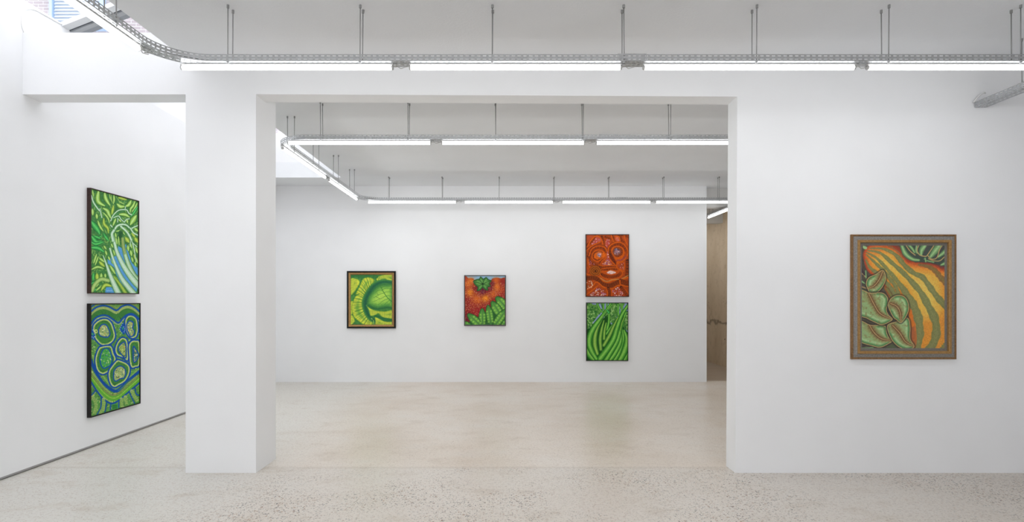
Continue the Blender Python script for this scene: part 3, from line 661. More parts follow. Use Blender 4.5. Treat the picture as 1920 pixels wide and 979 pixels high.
def paint_fennel():
    c = Canvas(159, 224, ((1101.0, 568.9), (1176.7, 568.9), (1176.7, 675.4), (1101.0, 675.4)), 5)
    c.use(1085, 560, 7.53)
    c.base((134, 150, 186))
    FR = [(96,146,66),(40,92,44),(150,190,110),(60,116,50),(74,130,56)]
    for p, n in (([(110,60),(340,60),(320,170),(270,250),(200,330),(190,400),(110,430)],520), ([(370,190),(450,60),(560,60),(570,180),(500,340),(370,340)],420),
                 ([(600,330),(640,200),(700,170),(700,430),(640,430)],230), ([(560,60),(640,60),(600,130)],60), ([(300,80),(340,80),(340,160)],30)):
        c.fill(p, (54,106,50), False, alpha=.8); c.flecks(p, n, 8, FR, .9, 2.6, False)
    c.fill([(200,345),(260,260),(310,245),(250,330),(215,370)], (134,150,186), False)
    c.fill([(175,62),(240,62),(250,90),(200,84)], (134,150,186), False); c.fill([(640,140),(690,90),(690,140),(645,180)], (134,150,186), False)
    c.fill([(280,75),(310,70),(335,150),(310,140)], (134,150,186), False); c.fill([(430,380),(460,360),(470,390),(440,410)], (140,160,180), False)
    c.fill([(110,440),(240,378),(400,240),(470,390),(560,270),(650,430),(700,490),(700,880),(110,880)], (28,74,26), False)
    BU = [(0,(140,194,88)),(.35,(96,170,62)),(.75,(46,118,38)),(1,(20,66,24))]
    BY = [(0,(158,190,88)),(.35,(112,164,62)),(.75,(52,112,38)),(1,(22,64,24))]
    for p, w, st in (
        ([(122,690),(150,780),(240,880)],[50,50,44],BU), ([(690,560),(690,700),(640,880)],[40,55,50],BU), ([(640,450),(680,580),(650,720),(570,880)],[18,50,54,50],BU),
        ([(265,70),(290,140),(345,200)],12,BU), ([(352,60),(350,130),(358,180)],13,BU), ([(402,60),(392,170)],12,BU), ([(555,85),(558,190),(565,240)],16,BU), ([(610,70),(612,130),(595,230)],14,BU),
        ([(430,190),(425,330),(400,440)],[18,20,24],BU), ([(480,370),(430,440),(390,500)],[14,20,18],BU),
        ([(612,430),(625,560),(570,750),(500,880)],[14,32,38,40],BU), ([(598,460),(585,620),(510,770),(430,880)],[18,32,38,40],BU),
        ([(665,200),(600,400),(545,590),(455,750),(370,890)],[16,24,34,40,40],BU), ([(560,260),(490,400),(435,520),(355,660)],[14,26,34,30],BY),
        ([(700,90),(610,230),(545,400),(495,560),(420,690),(300,850)],[22,28,34,42,46,50],BU),
        ([(388,345),(366,450),(358,570)],[12,24,24],BY), ([(358,310),(322,450),(304,580),(312,720)],[10,26,32,26],BY),
        ([(345,260),(270,400),(235,520),(230,650),(265,780)],[12,28,38,42,30],BY), ([(455,70),(335,245),(222,400),(162,520),(150,640),(190,750),(250,850)],[14,20,32,42,46,42,30],BU),
        ([(470,90),(370,210),(330,280)],[9,10,8],BU), ([(640,270),(605,360),(590,450)],[10,12,12],BY), ([(405,170),(425,200)],14,VIVID)):
        c.stroke(p, w, st)
    c.stroke([(320,640),(335,740)], 3, (120,150,90), .6)
    c.grain(1.3, .07, 3)
    return c

def paint_striped_gourd():
    c = Canvas(273, 328, ((1613.4, 459.0), (1776.2, 459.0), (1776.2, 655.6), (1613.4, 655.6)), 7)
    c.use(1560, 420, 3.627)
    c.gain = 1.4; c.base((74, 68, 58)); c.grain(5, .2)
    body = [(215,200),(250,152),(330,136),(410,148),(455,172),(490,215),(525,250),(600,262),(680,272),(740,298),(800,345),(800,880),(545,880),(548,800),(540,700),(522,620),(498,545),(455,485),(400,445),(340,410),(285,360),(240,315),(220,255)]
    c.fill(body, [(0,(150,54,36)),(.1,(186,84,36)),(.28,(214,136,48)),(.55,(218,166,66)),(1,(220,180,84))], depth=150)
    # the lower part of the gourd turns orange
    idx = np.nonzero(c.inside(c.tr(catmull(body, 6, True)), np.arange(len(c.X))))[0]
    y = (c.Y[idx] - 420) * 3.627; x = (c.X[idx] - 1560) * 3.627
    c.mix(idx, np.array((204,134,46), float), np.clip((y - 610 + (x - 640) * .35) / 70, 0, 1) * .9)
    c.glow(470,480,60,(206,120,20),.55); c.glow(430,400,60,(214,130,20),.4); c.glow(300,180,50,(200,110,50),.6)
    n = c.noise(2.2, 5, 2)
    GN = [(0,(122,126,78)),(.8,(112,118,70)),(1,(128,124,64))]
    def stripe(pts, w, st=GN, a=.95):
        ws = np.interp(np.linspace(0, 1, 40), np.linspace(0, 1, len(w)), w) * (1 + .13 * np.sin(np.linspace(0, 46, 40)) + .08 * np.sin(np.linspace(0, 97, 40)))
        c.stroke(pts, list(ws), st, a)
    stripe([(232,245),(262,300),(320,345),(365,395),(405,440),(432,490)], [5,12,14,14,13])
    stripe([(236,210),(300,270),(352,320),(395,375),(430,420),(450,470)], [4,10,13,14,13])
    stripe([(238,196),(300,230),(362,292),(422,362),(482,440),(535,520),(575,605),(594,690),(592,770),(572,860)], [4,10,12,14,20,26,30,28,28,26])
    stripe([(246,182),(330,200),(410,268),(480,330),(545,398),(605,470),(655,560),(695,640),(708,715),(696,790),(655,870)], [4,10,14,16,18,20,24,28,28,28,32])
    stripe([(262,168),(350,172),(432,212),(500,290),(560,338),(612,362),(652,412),(702,482),(742,530),(800,590)], [4,8,12,17,17,17,19,20,22,26])
    stripe([(380,150),(440,180),(500,240)], [5,8,6], [(0,(120,104,60)),(1,(130,90,50))], .7)
    stripe([(590,278),(655,292),(702,322),(742,372),(800,420)], [8,14,18,20,26], [(0,(112,104,56)),(1,(134,88,50))], .9)
    stripe([(810,790),(770,835),(740,880)], [24,26,26])
    c.C[idx] *= (1 + (c.noise(1.3, 9, 2)[idx] - .5) * .22)[:, None]
    c.fill([(600,266),(680,276),(740,300),(800,350),(800,300),(740,275),(650,262)], (120,52,48), alpha=.8, soft=3)
    c.stroke([(525,252),(500,225),(470,185),(430,155)], 14, (150,56,34), .7)
    c.stroke([(535,640),(552,720),(556,800),(548,850)], [14,20,20,16], [(0,(150,78,50)),(1,(190,100,40))], .8); c.stroke([(505,545),(530,610),(548,690)], [12,12,10], (206,116,20), .7)
    # leaves of the upper right
    c.fill([(455,130),(800,130),(800,312),(745,285),(650,262),(565,264),(522,238),(480,192)], (58,70,62), False)
    HL = [(0,(156,190,132)),(.5,(104,146,92)),(1,(52,74,58))]; TAN = [(0,(196,170,112)),(1,(150,120,76))]
    for p, w in (([(475,150),(500,205),(545,240),(590,248)],[14,20,16,10]), ([(520,143),(545,170),(560,195)],[12,12,8]), ([(575,143),(572,190),(590,205)],[8,9,6]),
                 ([(640,140),(610,180),(605,210)],[26,24,12]), ([(735,140),(700,185),(668,225)],[30,28,14]), ([(800,160),(760,195),(720,225)],[18,18,10]), ([(800,255),(765,270),(740,280)],[16,16,8]),
                 ([(690,262),(640,250),(625,240)],[5,5,4]), ([(632,235),(636,258)],6)):
        c.stroke(p, w, HL)
    c.stroke([(660,143),(632,190),(620,215)], [12,10,5], (64,60,62), .8); c.stroke([(755,150),(725,200),(700,228)], [8,8,5], (64,60,62), .8)
    for p in ([(592,140),(578,180),(595,212),(632,222),(648,212),(690,150),(700,130)], [(648,214),(668,238),(698,240),(716,222),(728,180),(752,140)],
              [(500,143),(530,185),(565,214)], [(655,238),(690,252),(730,252),(760,228),(800,195)]):
        c.stroke(p, 3.2, TAN)
    # bits at the left edge
    c.fill([(215,150),(240,160),(235,175),(215,168)], (150,186,130)); c.stroke([(196,330),(225,355),(238,380)], 3, TAN); c.stroke([(196,425),(240,440)], 3, TAN); c.stroke([(196,385),(232,410)], [10,4], HL)
    c.stroke([(232,320),(235,370)], 5, HL); c.stroke([(196,445),(240,462)], 8, HL); c.stroke([(196,462),(240,462)], 3, TAN); c.stroke([(205,310),(222,345)], 6, (58,44,50))
    c.stroke([(360,430),(385,480),(400,540)], 7, (170,90,40), .7); c.stroke([(375,440),(410,500)], 7, (120,124,60), .8)
    def leaf(out, vein, seed):
        c.stroke(out, 12, (46,40,34), .55, closed=True)
        c.fill(out, [(0,(46,94,58)),(.3,(92,140,84)),(.65,(164,190,138)),(1,(140,166,112))], depth=34)
        P = c.tr(catmull(out, 6, True))
        c.stroke(vein, [16,20,18,8], [(0,(70,42,30)),(.5,(112,66,40)),(1,(150,150,96))], .8, clip=out)
        idx2 = c.near(P, 1); ins = c.inside(P, idx2); ii = idx2[ins]
        nn = c.noise(4.2, seed, 2)[ii]
        c.mix(ii, np.array((122,84,48), float), np.clip((nn - .6) * 2.2, 0, .4))
        tip = vein[0]; c.stroke([tip, ((vein[0][0]*2+vein[1][0])/3, (vein[0][1]*2+vein[1][1])/3), vein[1]], [52,44,20], [(0,(112,76,46)),(.5,(124,100,62)),(1,(150,172,112))], .55, clip=out)
        c.stroke(vein, [26,36,30,8], [(0,(96,58,38)),(.6,(124,88,52)),(1,(150,150,96))], .6, hatch=(8,(140,170,108),.8,.3,1), clip=out)
        c.stroke(vein, [2.6,2.8,2.6,1.8], TAN)
        c.stroke(out, 2.6, TAN, closed=True)
    leaf([(347,318),(366,368),(352,412),(330,445),(298,472),(262,468),(248,444),(236,408),(252,368),(300,345)], [(345,325),(325,375),(290,420),(245,440)], 3)
    leaf([(180,660),(262,688),(335,690),(366,700),(372,740),(388,775),(413,792),(380,815),(332,836),(282,828),(180,785)], [(255,685),(290,740),(340,780),(410,792)], 5)
    leaf([(380,690),(440,665),(512,640),(530,700),(530,780),(557,828),(540,846),(500,852),(440,822),(398,765)], [(412,688),(460,740),(500,800),(555,830)], 6)
    leaf([(180,455),(262,472),(340,470),(376,500),(378,545),(370,585),(385,620),(411,646),(390,665),(340,684),(290,665),(240,640),(180,605)], [(252,475),(290,550),(330,610),(408,648)], 4)
    leaf([(388,572),(385,545),(402,510),(440,488),(482,492),(510,520),(521,570),(506,622),(470,669),(440,650),(418,632)], [(398,540),(440,560),(463,600),(470,662)], 8)
    c.fill([(198,840),(280,835),(300,853),(198,860)], (110,150,100), False, alpha=.8); c.fill([(370,835),(410,815),(440,840),(440,853),(375,853)], (70,90,56), False, alpha=.7)
    c.grain(1.4, .07, 3)
    return c
# ---------------------------------------------------------------- room shell
CEIL = 3.544; BACK = -3.5; XL = -4.13; XR = 4.94
SKY0 = 3.3; YM = 4.924; YF = 10.32
def struct(mb, name, m, **k): return mb.build(name, m, kind='structure', **k)
b = MB(); b.box(XL - .3, XR + .2, BACK - .2, 15.2, -.2, 0); struct(b, 'floor', M_FLOOR)
b = MB(); b.box(XL - .2, XL, BACK, 15, .028, 3.81); struct(b, 'wall_left', M_WALL)
b = MB(); b.box(XL - .2, XL - .012, BACK, YF, .007, .028); struct(b, 'baseboard_left', M_ALU)
b = MB(); b.prism_y([(XL, 3.81), (XL - .2, 3.81), (XL - .26, 4.13), (XL - .06, 4.13)], SKY0 - .15, 9.8); struct(b, 'trim_1', M_WALL)       # skylight kerb on the left wall
# ceiling slab with the skylight opening along the left wall
b = MB(); b.box(-2.69, XR + .1, BACK, 15, CEIL, 3.80); b.box(XL, -2.69, 9.59, 15, CEIL, 3.80); b.box(XL, -2.69, BACK, SKY0, CEIL, 3.80); struct(b, 'ceiling', M_CEIL)  # unseen front slab cuts the skylight short to dim the left bay
b = MB(); b.box(-2.69, -2.5, SKY0, 9.59, 3.80, 4.72); struct(b, 'trim_2', M_WALL)                                              # kerb on the slab edge
b = MB(); b.prism_y([(XL - .06, 3.80), (-2.69, 3.80), (-2.69, 4.72), (XL - .06, 4.13)], 9.59, 9.75); struct(b, 'trim_3', M_WALL)  # far gable of the skylight
b = MB(); b.prism_y([(XL - .06, 3.80), (-2.69, 3.80), (-2.69, 4.72), (XL - .06, 4.13)], SKY0 - .15, SKY0); struct(b, 'trim_4', M_WALL)
# partition: the beam over the wide opening and the wall to its right, the column, the beam over the left passage
b = MB(); b.prism_y([(-2.117, CEIL), (-2.117, 3.269), (2.037, 3.248), (2.019, 0), (XR, 0), (XR, CEIL)], YM, 5.125); struct(b, 'wall_middle', M_WALL)
b = MB(); b.box(-2.724, -2.117, YM, 5.355, 0, CEIL); struct(b, 'column', M_WALL)
b = MB(); b.box(XL, -2.724, YM, 5.13, 3.267, 3.80); struct(b, 'beam_left', M_WALL)
# far wall, the corridor behind it
b = MB(); b.box(XL, 3.713, YF, 10.5, 0, CEIL); struct(b, 'wall_far', M_WALL)
b = MB(); b.box(3.0, XR, 10.51, 10.72, 3.202, CEIL); struct(b, 'beam_corridor', M_CREAM)
b = MB(); b.box(3.0, XR, 12.72, 12.94, 3.202, CEIL); struct(b, 'beam_corridor_end', M_CREAM)
b = MB(); b.box(XR, XR + .2, 10.5, 15, 0, CEIL); struct(b, 'wall_right', M_CONC)
b = MB(); b.box(XR, XR + .2, 5.125, 10.5, 0, CEIL); struct(b, 'wall_right_middle', M_WALL)  # unseen stretch, made white to bounce light into the back room
b = MB(); b.box(XR, XR + .2, BACK, 5.125, 0, CEIL); struct(b, 'wall_right_front', M_GREY)
b = MB(); b.box(2.8, 3.0, 10.5, 15, 0, CEIL); struct(b, 'wall_corridor', M_WALL)
b = MB(); b.box(2.8, XR + .2, 15, 15.2, 0, CEIL); struct(b, 'wall_corridor_end', M_CONC)
# unseen front wall; its glazed opening is added to supply daylight from behind
b = MB(); b.box(XL - .2, -3.4, BACK - .2, BACK, 0, 3.81); b.box(4.2, XR + .2, BACK - .2, BACK, 0, 3.81); b.box(-3.4, 4.2, BACK - .2, BACK, 3.2, 3.81); b.box(-3.4, 4.2, BACK - .2, BACK, 0, .6); struct(b, 'wall_front', M_WALL)
w2 = tag(empty('window_fill', (.4, BACK - .1, .6)), kind='structure')
b = MB(); b.box(-3.8, 3.8, -.006, .006, 0, 2.6); b.build('glass_pane', M_GLASS, w2)
for k in range(4):
    b = MB(); b.box(-3.8 + 2.5*k, -3.74 + 2.5*k, -.04, .04, 0, 2.6); b.build('mullion', M_ALU, w2)

# skylight: pitched glazing on bars
wn = tag(empty('window_1', (XL, 5.4, 4.13)), kind='structure')
def roof_z(x): return 4.13 + (x - (XL - .06)) / ((-2.69) - (XL - .06)) * .59
def in_skylight(mb, name, m, **k):
    mb.v = [(x - XL, y - 5.4, z - 4.13) for x, y, z in mb.v]; return mb.build(name, m, wn, **k)
gx0, gx1 = XL - .06, -2.5
b = MB(); b.prism_y([(gx0 - .1, roof_z(gx0 - .1) + .012), (gx1, roof_z(gx1) + .012), (gx1, roof_z(gx1) + .022), (gx0 - .1, roof_z(gx0 - .1) + .022)], SKY0 - .15, 9.75); in_skylight(b, 'glass_pane', M_GLASS)
M_WHITEALU = mat('white_glazing_bar', (.72, .74, .76), .4); M_GREYALU = mat('grey_glazing_bar', (.42, .44, .46), .4, .2); M_MIDALU = mat('pale_glazing_cap', (.30, .32, .35), .5, .2)
def bar(y0, y1, lo, hi, name, m):
    b = MB(); b.prism_y([(gx0, roof_z(gx0) + lo), (gx1, roof_z(gx1) + lo), (gx1, roof_z(gx1) + hi), (gx0, roof_z(gx0) + hi)], y0, y1); in_skylight(b, name, m)
M_GASKET = mat('black_gasket', (.06, .065, .075), .6)
for yb in (4.30, 5.52, 6.74, 7.96, 9.16):
    bar(yb - .09, yb - .004, -.035, .01, 'glazing_bar', M_WHITEALU)
    bar(yb - .004, yb + .014, -.030, .01, 'glazing_gasket', M_GASKET)
    bar(yb + .014, yb + .07, -.045, .01, 'glazing_bar', M_GREYALU)
    bar(yb + .07, yb + .15, -.03, .01, 'glazing_cap', M_MIDALU)

# ---------------------------------------------------------------- brick building beyond the skylight
def brick_mat():
    m = mat('hazed_brick', (.3, .2, .2), .9); q = N(m); tc = q.n('ShaderNodeTexCoord').outputs['Object']
    sx = q.sep(tc); cb = q.n('ShaderNodeCombineXYZ'); q.l(sx[0], cb.inputs[0]); q.l(sx[2], cb.inputs[1])
    br = q.n('ShaderNodeTexBrick', Scale=1.0, Mortar__Size=.008, Brick__Width=.24, Row__Height=.078)
    br.inputs['Color1'].default_value = (.27, .24, .26, 1); br.inputs['Color2'].default_value = (.31, .275, .295, 1); br.inputs['Mortar'].default_value = (.42, .42, .44, 1)  # overexposure haze put into the brick colours, pale and mauve
    q.l(cb.outputs[0], br.inputs['Vector']); q.color(br.outputs['Color']); return m
bd = tag(empty('brick_building', (-8, 14, 0)), 'mauve-hazed brick building seen through the skylight at upper left', 'building')
def in_bld(mb, name, m, parent=None):
    mb.v = [(x + 8, y - 14, z) for x, y, z in mb.v]; return mb.build(name, m, parent or bd)
b = MB(); b.box(-18, -2, 14, 14.4, 0, 11.5); in_bld(b, 'brick_wall', brick_mat())
wx0, wx1, wz0, wz1 = -11.02, -9.7, 8.15, 10.2
b = MB(); b.box(wx0, wx0 + .07, 13.9, 14.0, wz0, wz1); b.box(wx1 - .09, wx1, 13.9, 14.0, wz0, wz1); b.box(wx0 + .09, wx1 - .09, 13.9, 14.0, wz1 - .09, wz1); b.box(wx0 - .05, wx1 + .05, 13.82, 14.0, wz0 - .08, wz0)
fr = in_bld(b, 'window_frame', mat('blue_window_frame', srgb(150, 176, 206), .5))
b = MB()
z = wz0
while z < wz1 - .12: b.add([(wx0+.09, 13.94, z), (wx1-.09, 13.94, z), (wx1-.09, 13.985, z+.075), (wx0+.09, 13.985, z+.075)], [(0,1,2,3)]); z += .08
in_bld(b, 'blind', mat('white_blind', (.50, .56, .64), .6), fr)
b = MB(); b.box(wx0 + .06, wx1 - .06, 13.988, 13.998, wz0, wz1 - .06); in_bld(b, 'window_panel', mat('pale_blue_panel', (.44, .52, .62), .5), fr)

# ---------------------------------------------------------------- cable trays hung from the ceiling
Z0, Z1 = 3.148, 3.196; TW = .05; PITCH = .04
class Path:
    """straight runs ('L', p, q) and arcs ('A', centre, radius, a0, a1) in plan"""
    def __init__(s, segs):
        s.segs = []; s.L = 0
        for g in segs:
            l = (Vector(g[2]) - Vector(g[1])).length if g[0] == 'L' else abs(g[4] - g[3]) * g[2]
            s.segs.append((s.L, l, g)); s.L += l
    def at(s, u, v):
        for u0, l, g in s.segs:
            if u <= u0 + l + 1e-6: break
        t = (u - u0) / l
        if g[0] == 'L':
            p = Vector(g[1]); d = Vector(g[2]) - p; q = p + d * t; d.normalize(); nrm = Vector((-d.y, d.x))
        else:
            a = g[3] + (g[4] - g[3]) * t; e = Vector((math.cos(a), math.sin(a))); q = Vector(g[1]) + e * g[2]
            nrm = -e if g[4] > g[3] else e
        return q + nrm * v
def tray_mesh(path, org):
    mb = MB(); n = int(path.L / PITCH); us = PITCH * path.L / (n * PITCH)
    def quad(u0, u1, a, c):
        P = []
        for u, (v, z) in ((u0, a), (u1, a), (u1, c), (u0, c)):
            q = path.at(u, v); P.append((q.x - org[0], q.y - org[1], z - org[2]))
        mb.add(P, [(0, 1, 2, 3)])
    def sheet(prof):                        # prof: list of (point, slotted?) across the sheet
        for i in range(n):
            u = i * us; k = [u, u + us*.2, u + us*.8, u + us]
            for (a, _), (c, sl) in zip(prof, prof[1:]):
                if sl: quad(k[0], k[1], a, c); quad(k[2], k[3], a, c)
                else:
                    for j in range(3): quad(k[j], k[j+1], a, c)
    for sg in (-1, 1):
        v = sg * TW
        sheet([((v, Z0), 0), ((v, Z0+.0075), 0), ((v, Z0+.0165), 1), ((v, Z0+.0325), 0), ((v, Z0+.0405), 1), ((v, Z1), 0)])
        sheet([((v, Z1), 0), ((v + sg*.002, Z1 - .001), 0), ((v + sg*.002, Z1 - .005), 0), ((v, Z1 - .005), 0)])
        sheet([((v, Z1), 0), ((v - sg*.007, Z1), 0)])
    sheet([((-TW, Z0), 0), ((-.041, Z0), 0), ((-.032, Z0), 1), ((-.018, Z0), 0), ((-.009, Z0), 1), ((.009, Z0), 0), ((.018, Z0), 1), ((.032, Z0), 0), ((.041, Z0), 1), ((TW, Z0), 0)])
    return mb
def hanger(root, x, y, org):
    m = MB(); j = random.uniform(-.004, .004)
    m.tube([(x - org[0], y - org[1], Z0 - .010 - org[2]), (x + j - org[0], y - org[1], CEIL - .012 - org[2])], .0036, 8)
    r = m.build('hanger_rod', M_ROD, root, True)
    m = MB(); m.tube([(x + j - org[0], y - org[1], CEIL - .022 - org[2]), (x + j - org[0], y - org[1], CEIL - org[2])], .009, 6); m.build('ceiling_anchor', M_ROD, r)
    m = MB(); m.tube([(x - org[0], y - org[1], Z0 - .007 - org[2]), (x - org[0], y - org[1], Z0 - org[2])], .0085, 6); m.tube([(x - org[0], y - org[1], Z0 + .002 - org[2]), (x - org[0], y - org[1], Z0 + .009 - org[2])], .0085, 6)
    m.build('nut', M_ZINC, r)
def splice(root, path, u, org, w=.20):
    for sg in (-1, 1):
        m = MB()
        v = sg * (TW + .0025)
        P = [path.at(u - w/2, v), path.at(u + w/2, v)]
        def plate(u0, u1, z0, z1):
            A = path.at(u + u0, v); B = path.at(u + u1, v)
            m.add([(A.x-org[0], A.y-org[1], z0-org[2]), (B.x-org[0], B.y-org[1], z0-org[2]), (B.x-org[0], B.y-org[1], z1-org[2]), (A.x-org[0], A.y-org[1], z1-org[2])], [(0,1,2,3)])
        for z0, z1 in ((Z0 + .0005, Z0 + .0075), (Z0 + .0165, Z0 + .0325), (Z0 + .0405, Z1 + .003)): plate(-w/2, w/2, z0, z1)
        for z0, z1 in ((Z0 + .0075, Z0 + .0165), (Z0 + .0325, Z0 + .0405)):
            for k in range(7):
                du = -w/2 + w/6*k; plate(max(-w/2, du - .006), min(w/2, du + .006), z0, z1)
        m.build('splice_plate', M_ZINC, root)
def tray(label, segs, rods, splices=()):
    p = Path(segs); q = p.at(0, 0); org = (q.x, q.y, Z0)
    root = tag(empty('cable_tray', org), label, 'cable tray', 'perforated steel cable trays under the ceiling')
    tray_mesh(p, org).build('perforated_channel', M_ZINC, root)
    for x, y in rods: hanger(root, x, y, org)
    for u in splices: splice(root, p, u, org)
    return root
XT = -2.35; R = .35
rods = [(-1.90 + .918*k, y) for k in range(7) for y in (3.964, 4.036)] + [(x, 3.43) for x in (-2.386, -2.314)]
tray('perforated steel tray nearest the viewer, bending at upper left under the skylight',
     [('L', (XT, BACK), (XT, 4.0 - R)), ('A', (XT + R, 4.0 - R), R, PI, PI/2), ('L', (XT + R, 4.0), (4.065, 4.0))], rods, (7.15 + .55 + .0 + (.905 + 2.0),))
rods = [(-1.867 + .904*k, y) for k in range(5) for y in (5.895, 5.965)] + [(x, y) for y in (6.376, 7.24, 8.1, 8.98) for x in (-2.386, -2.314)] \
     + [(x, y) for x in (-1.88, -.987, -.038, .88, 1.80, 2.717, 3.64) for y in (9.524, 9.596)]
tray('perforated steel tray looping round the back room beyond the opening',
     [('L', (4.065, 5.93), (XT + R, 5.93)), ('A', (XT + R, 5.93 + R), R, -PI/2, -PI), ('L', (XT, 5.93 + R), (XT, 9.56 - R)), ('A', (XT + R, 9.56 - R), R, PI, PI/2), ('L', (XT + R, 9.56), (4.065, 9.56))], rods, (2.96, 14.1))
tray('short tray end meeting the right wall above the striped gourd painting', [('L', (4.12, 2.6), (4.12, 4.907))], [(x, 4.477) for x in (4.086, 4.154)])
tray('perforated steel tray running down the concrete corridor at the right of the back room', [('L', (4.12, 5.6), (4.12, 14.6))], [(x, y) for y in (11.2, 12.4) for x in (4.086, 4.154)])

# ---------------------------------------------------------------- lit tubes clipped under the trays
ZT = 3.1235
def tube_light():
    """1.5 m long along local x, origin at the middle of the batten's top"""
    r = empty('tube_light', (0, 0, 0)); h = .745
    m = MB(); m.box(-h, h, -.014, .014, -.008, 0); m.build('batten', M_BATTEN, r, bevel=.002)
    m = MB(); m.tube([(-h + .012, 0, ZT - Z0), (h - .012, 0, ZT - Z0)], .0165, 14, False); m.build('lit_tube', M_TUBE, r, True)
    for sg in (-1, 1):
        m = MB(); m.tube([(sg*(h - .013), 0, ZT - Z0), (sg*(h - .004), 0, ZT - Z0), (sg*h, 0, ZT - Z0)], [.0165, .0163, .013], 14); m.build('end_cap', M_CAP, r, True)
    m = MB(); m.box(h + .001, h + .022, -.012, .012, -.018, -.001); pl = m.build('plug', M_CAP, r, bevel=.002)
    m = MB(); m.tube([(h + .02, .004, -.010), (h + .05, .012, -.026), (h + .08, -.008, -.024), (h + .105, .006, -.012)], .003, 6)
    m.tube([(h + .02, -.006, -.008), (h + .045, -.014, -.006), (h + .075, .012, -.014), (h + .10, -.01, -.006)], .003, 6); m.build('lead', M_CAP, pl, True)
    return r
proto = None
def place_tube(x, y, rz, label, group):
    global proto
    o = proto = tube_light() if proto is None else None or proto
    if o.get('label'): o = copy_tree(proto)
    o.location = (x, y, Z0 - .001); o.rotation_euler = (0, 0, rz); tag(o, label, 'light', group)
o4 = ('leftmost', 'second from the left of', 'third from the left of', 'rightmost')
for k, (a, c) in enumerate(((-2.243, -.759), (-.647, .845), (.983, 2.489), (2.557, 4.05))):
    place_tube((a + c)/2, 4.0, 0, ['leftmost lit tube under the nearest tray, starting above the column', 'second lit tube from the left under the nearest tray', 'third lit tube from the left under the nearest tray', 'rightmost lit tube under the nearest tray, cut by the right edge'][k], 'tubes under the nearest tray')
for k, (a, c) in enumerate(((-2.215, -.732), (-.621, .865), (.982, 2.47), (2.58, 4.05))):
    place_tube((a + c)/2, 5.93, 0, ['leftmost lit tube just beyond the opening, under the front of the loop', 'middle lit tube just beyond the opening, under the front of the loop', 'right lit tube just beyond the opening, cut off by the right wall', 'unseen lit tube added beyond the opening, behind the right wall'][k], 'tubes just beyond the opening')  # last tube of this row is unseen, added for its light
for k, (a, c) in enumerate(((-2.245, -.745), (-.635, .885), (1.01, 2.51), (2.60, 4.05))):
    place_tube((a + c)/2, 9.56, 0, ['leftmost lit tube close to the far wall', 'second lit tube from the left close to the far wall', 'third lit tube from the left close to the far wall, above the orange painting', 'rightmost lit tube close to the far wall, partly behind the right wall'][k], 'tubes close to the far wall')
place_tube(XT, 2.96, PI/2, 'lit tube running up and away under the skylight at upper left', 'tubes beside the skylight')
place_tube(XT, 6.87, PI/2, 'nearer lit tube on the left side of the back room loop', 'tubes beside the skylight')
place_tube(XT, 8.52, PI/2, 'farther lit tube on the left side of the back room loop, near its corner', 'tubes beside the skylight')
place_tube(4.12, 10.62, PI/2, 'lit tube in the concrete corridor, the nearer one', 'corridor tubes')
place_tube(4.12, 12.27, PI/2, 'lit tube deeper in the concrete corridor, only its tip showing', 'corridor tubes')
place_tube(4.12, 13.85, PI/2, 'unseen lit tube added at the far end of the concrete corridor', 'corridor tubes')  # unseen tube added to brighten the corridor wall
# unseen tubes added out of frame to brighten the front room
place_tube(XT, 1.3, PI/2, 'unseen lit tube added out of frame at left', 'unseen tubes added to light the front room')
for a in (-1.5, .1, 1.75, 3.3):
    place_tube(a, -1.0, 0, 'unseen lit tube added behind the viewer', 'unseen tubes added to light the front room')

# ---------------------------------------------------------------- white cables
def on_kerb(px, py):
    X = XL
    for _ in range(6):
        Y = -X * F / (CX - px) ; z = EYE + (CY - py) * Y / F; X = XL - max(0, min(1, (z - 3.81)/.32)) * .06 + .006
    return (X, Y, z)
b = MB(); b.tube([on_kerb(*p) for p in ((46,63),(43,55),(41,45),(40.5,35),(42,27),(45,21.5),(50,18),(57,16.5),(66,18.5),(75,23),(88,30.5),(100,37.5),(111,43.5),(121,48))], .0045, 8)
o = tag(b.build('cable', M_CABLE, None, True), 'thin white cable looping over the skylight kerb at upper left', 'cable', 'white cables'); recentre(o, on_kerb(46, 63))
b = MB(); b.tube([(4.056, 4.900, 3.19), (4.085, 4.900, 3.228), (4.115, 4.892, 3.258), (4.15, 4.90, 3.275), (4.172, 4.921, 3.277)], .006, 8)
o = tag(b.build('cable', M_CABLE, None, True), 'short white cable arching from the right tray end into the wall', 'cable', 'white cables'); recentre(o, (4.066, 4.885, 3.19))

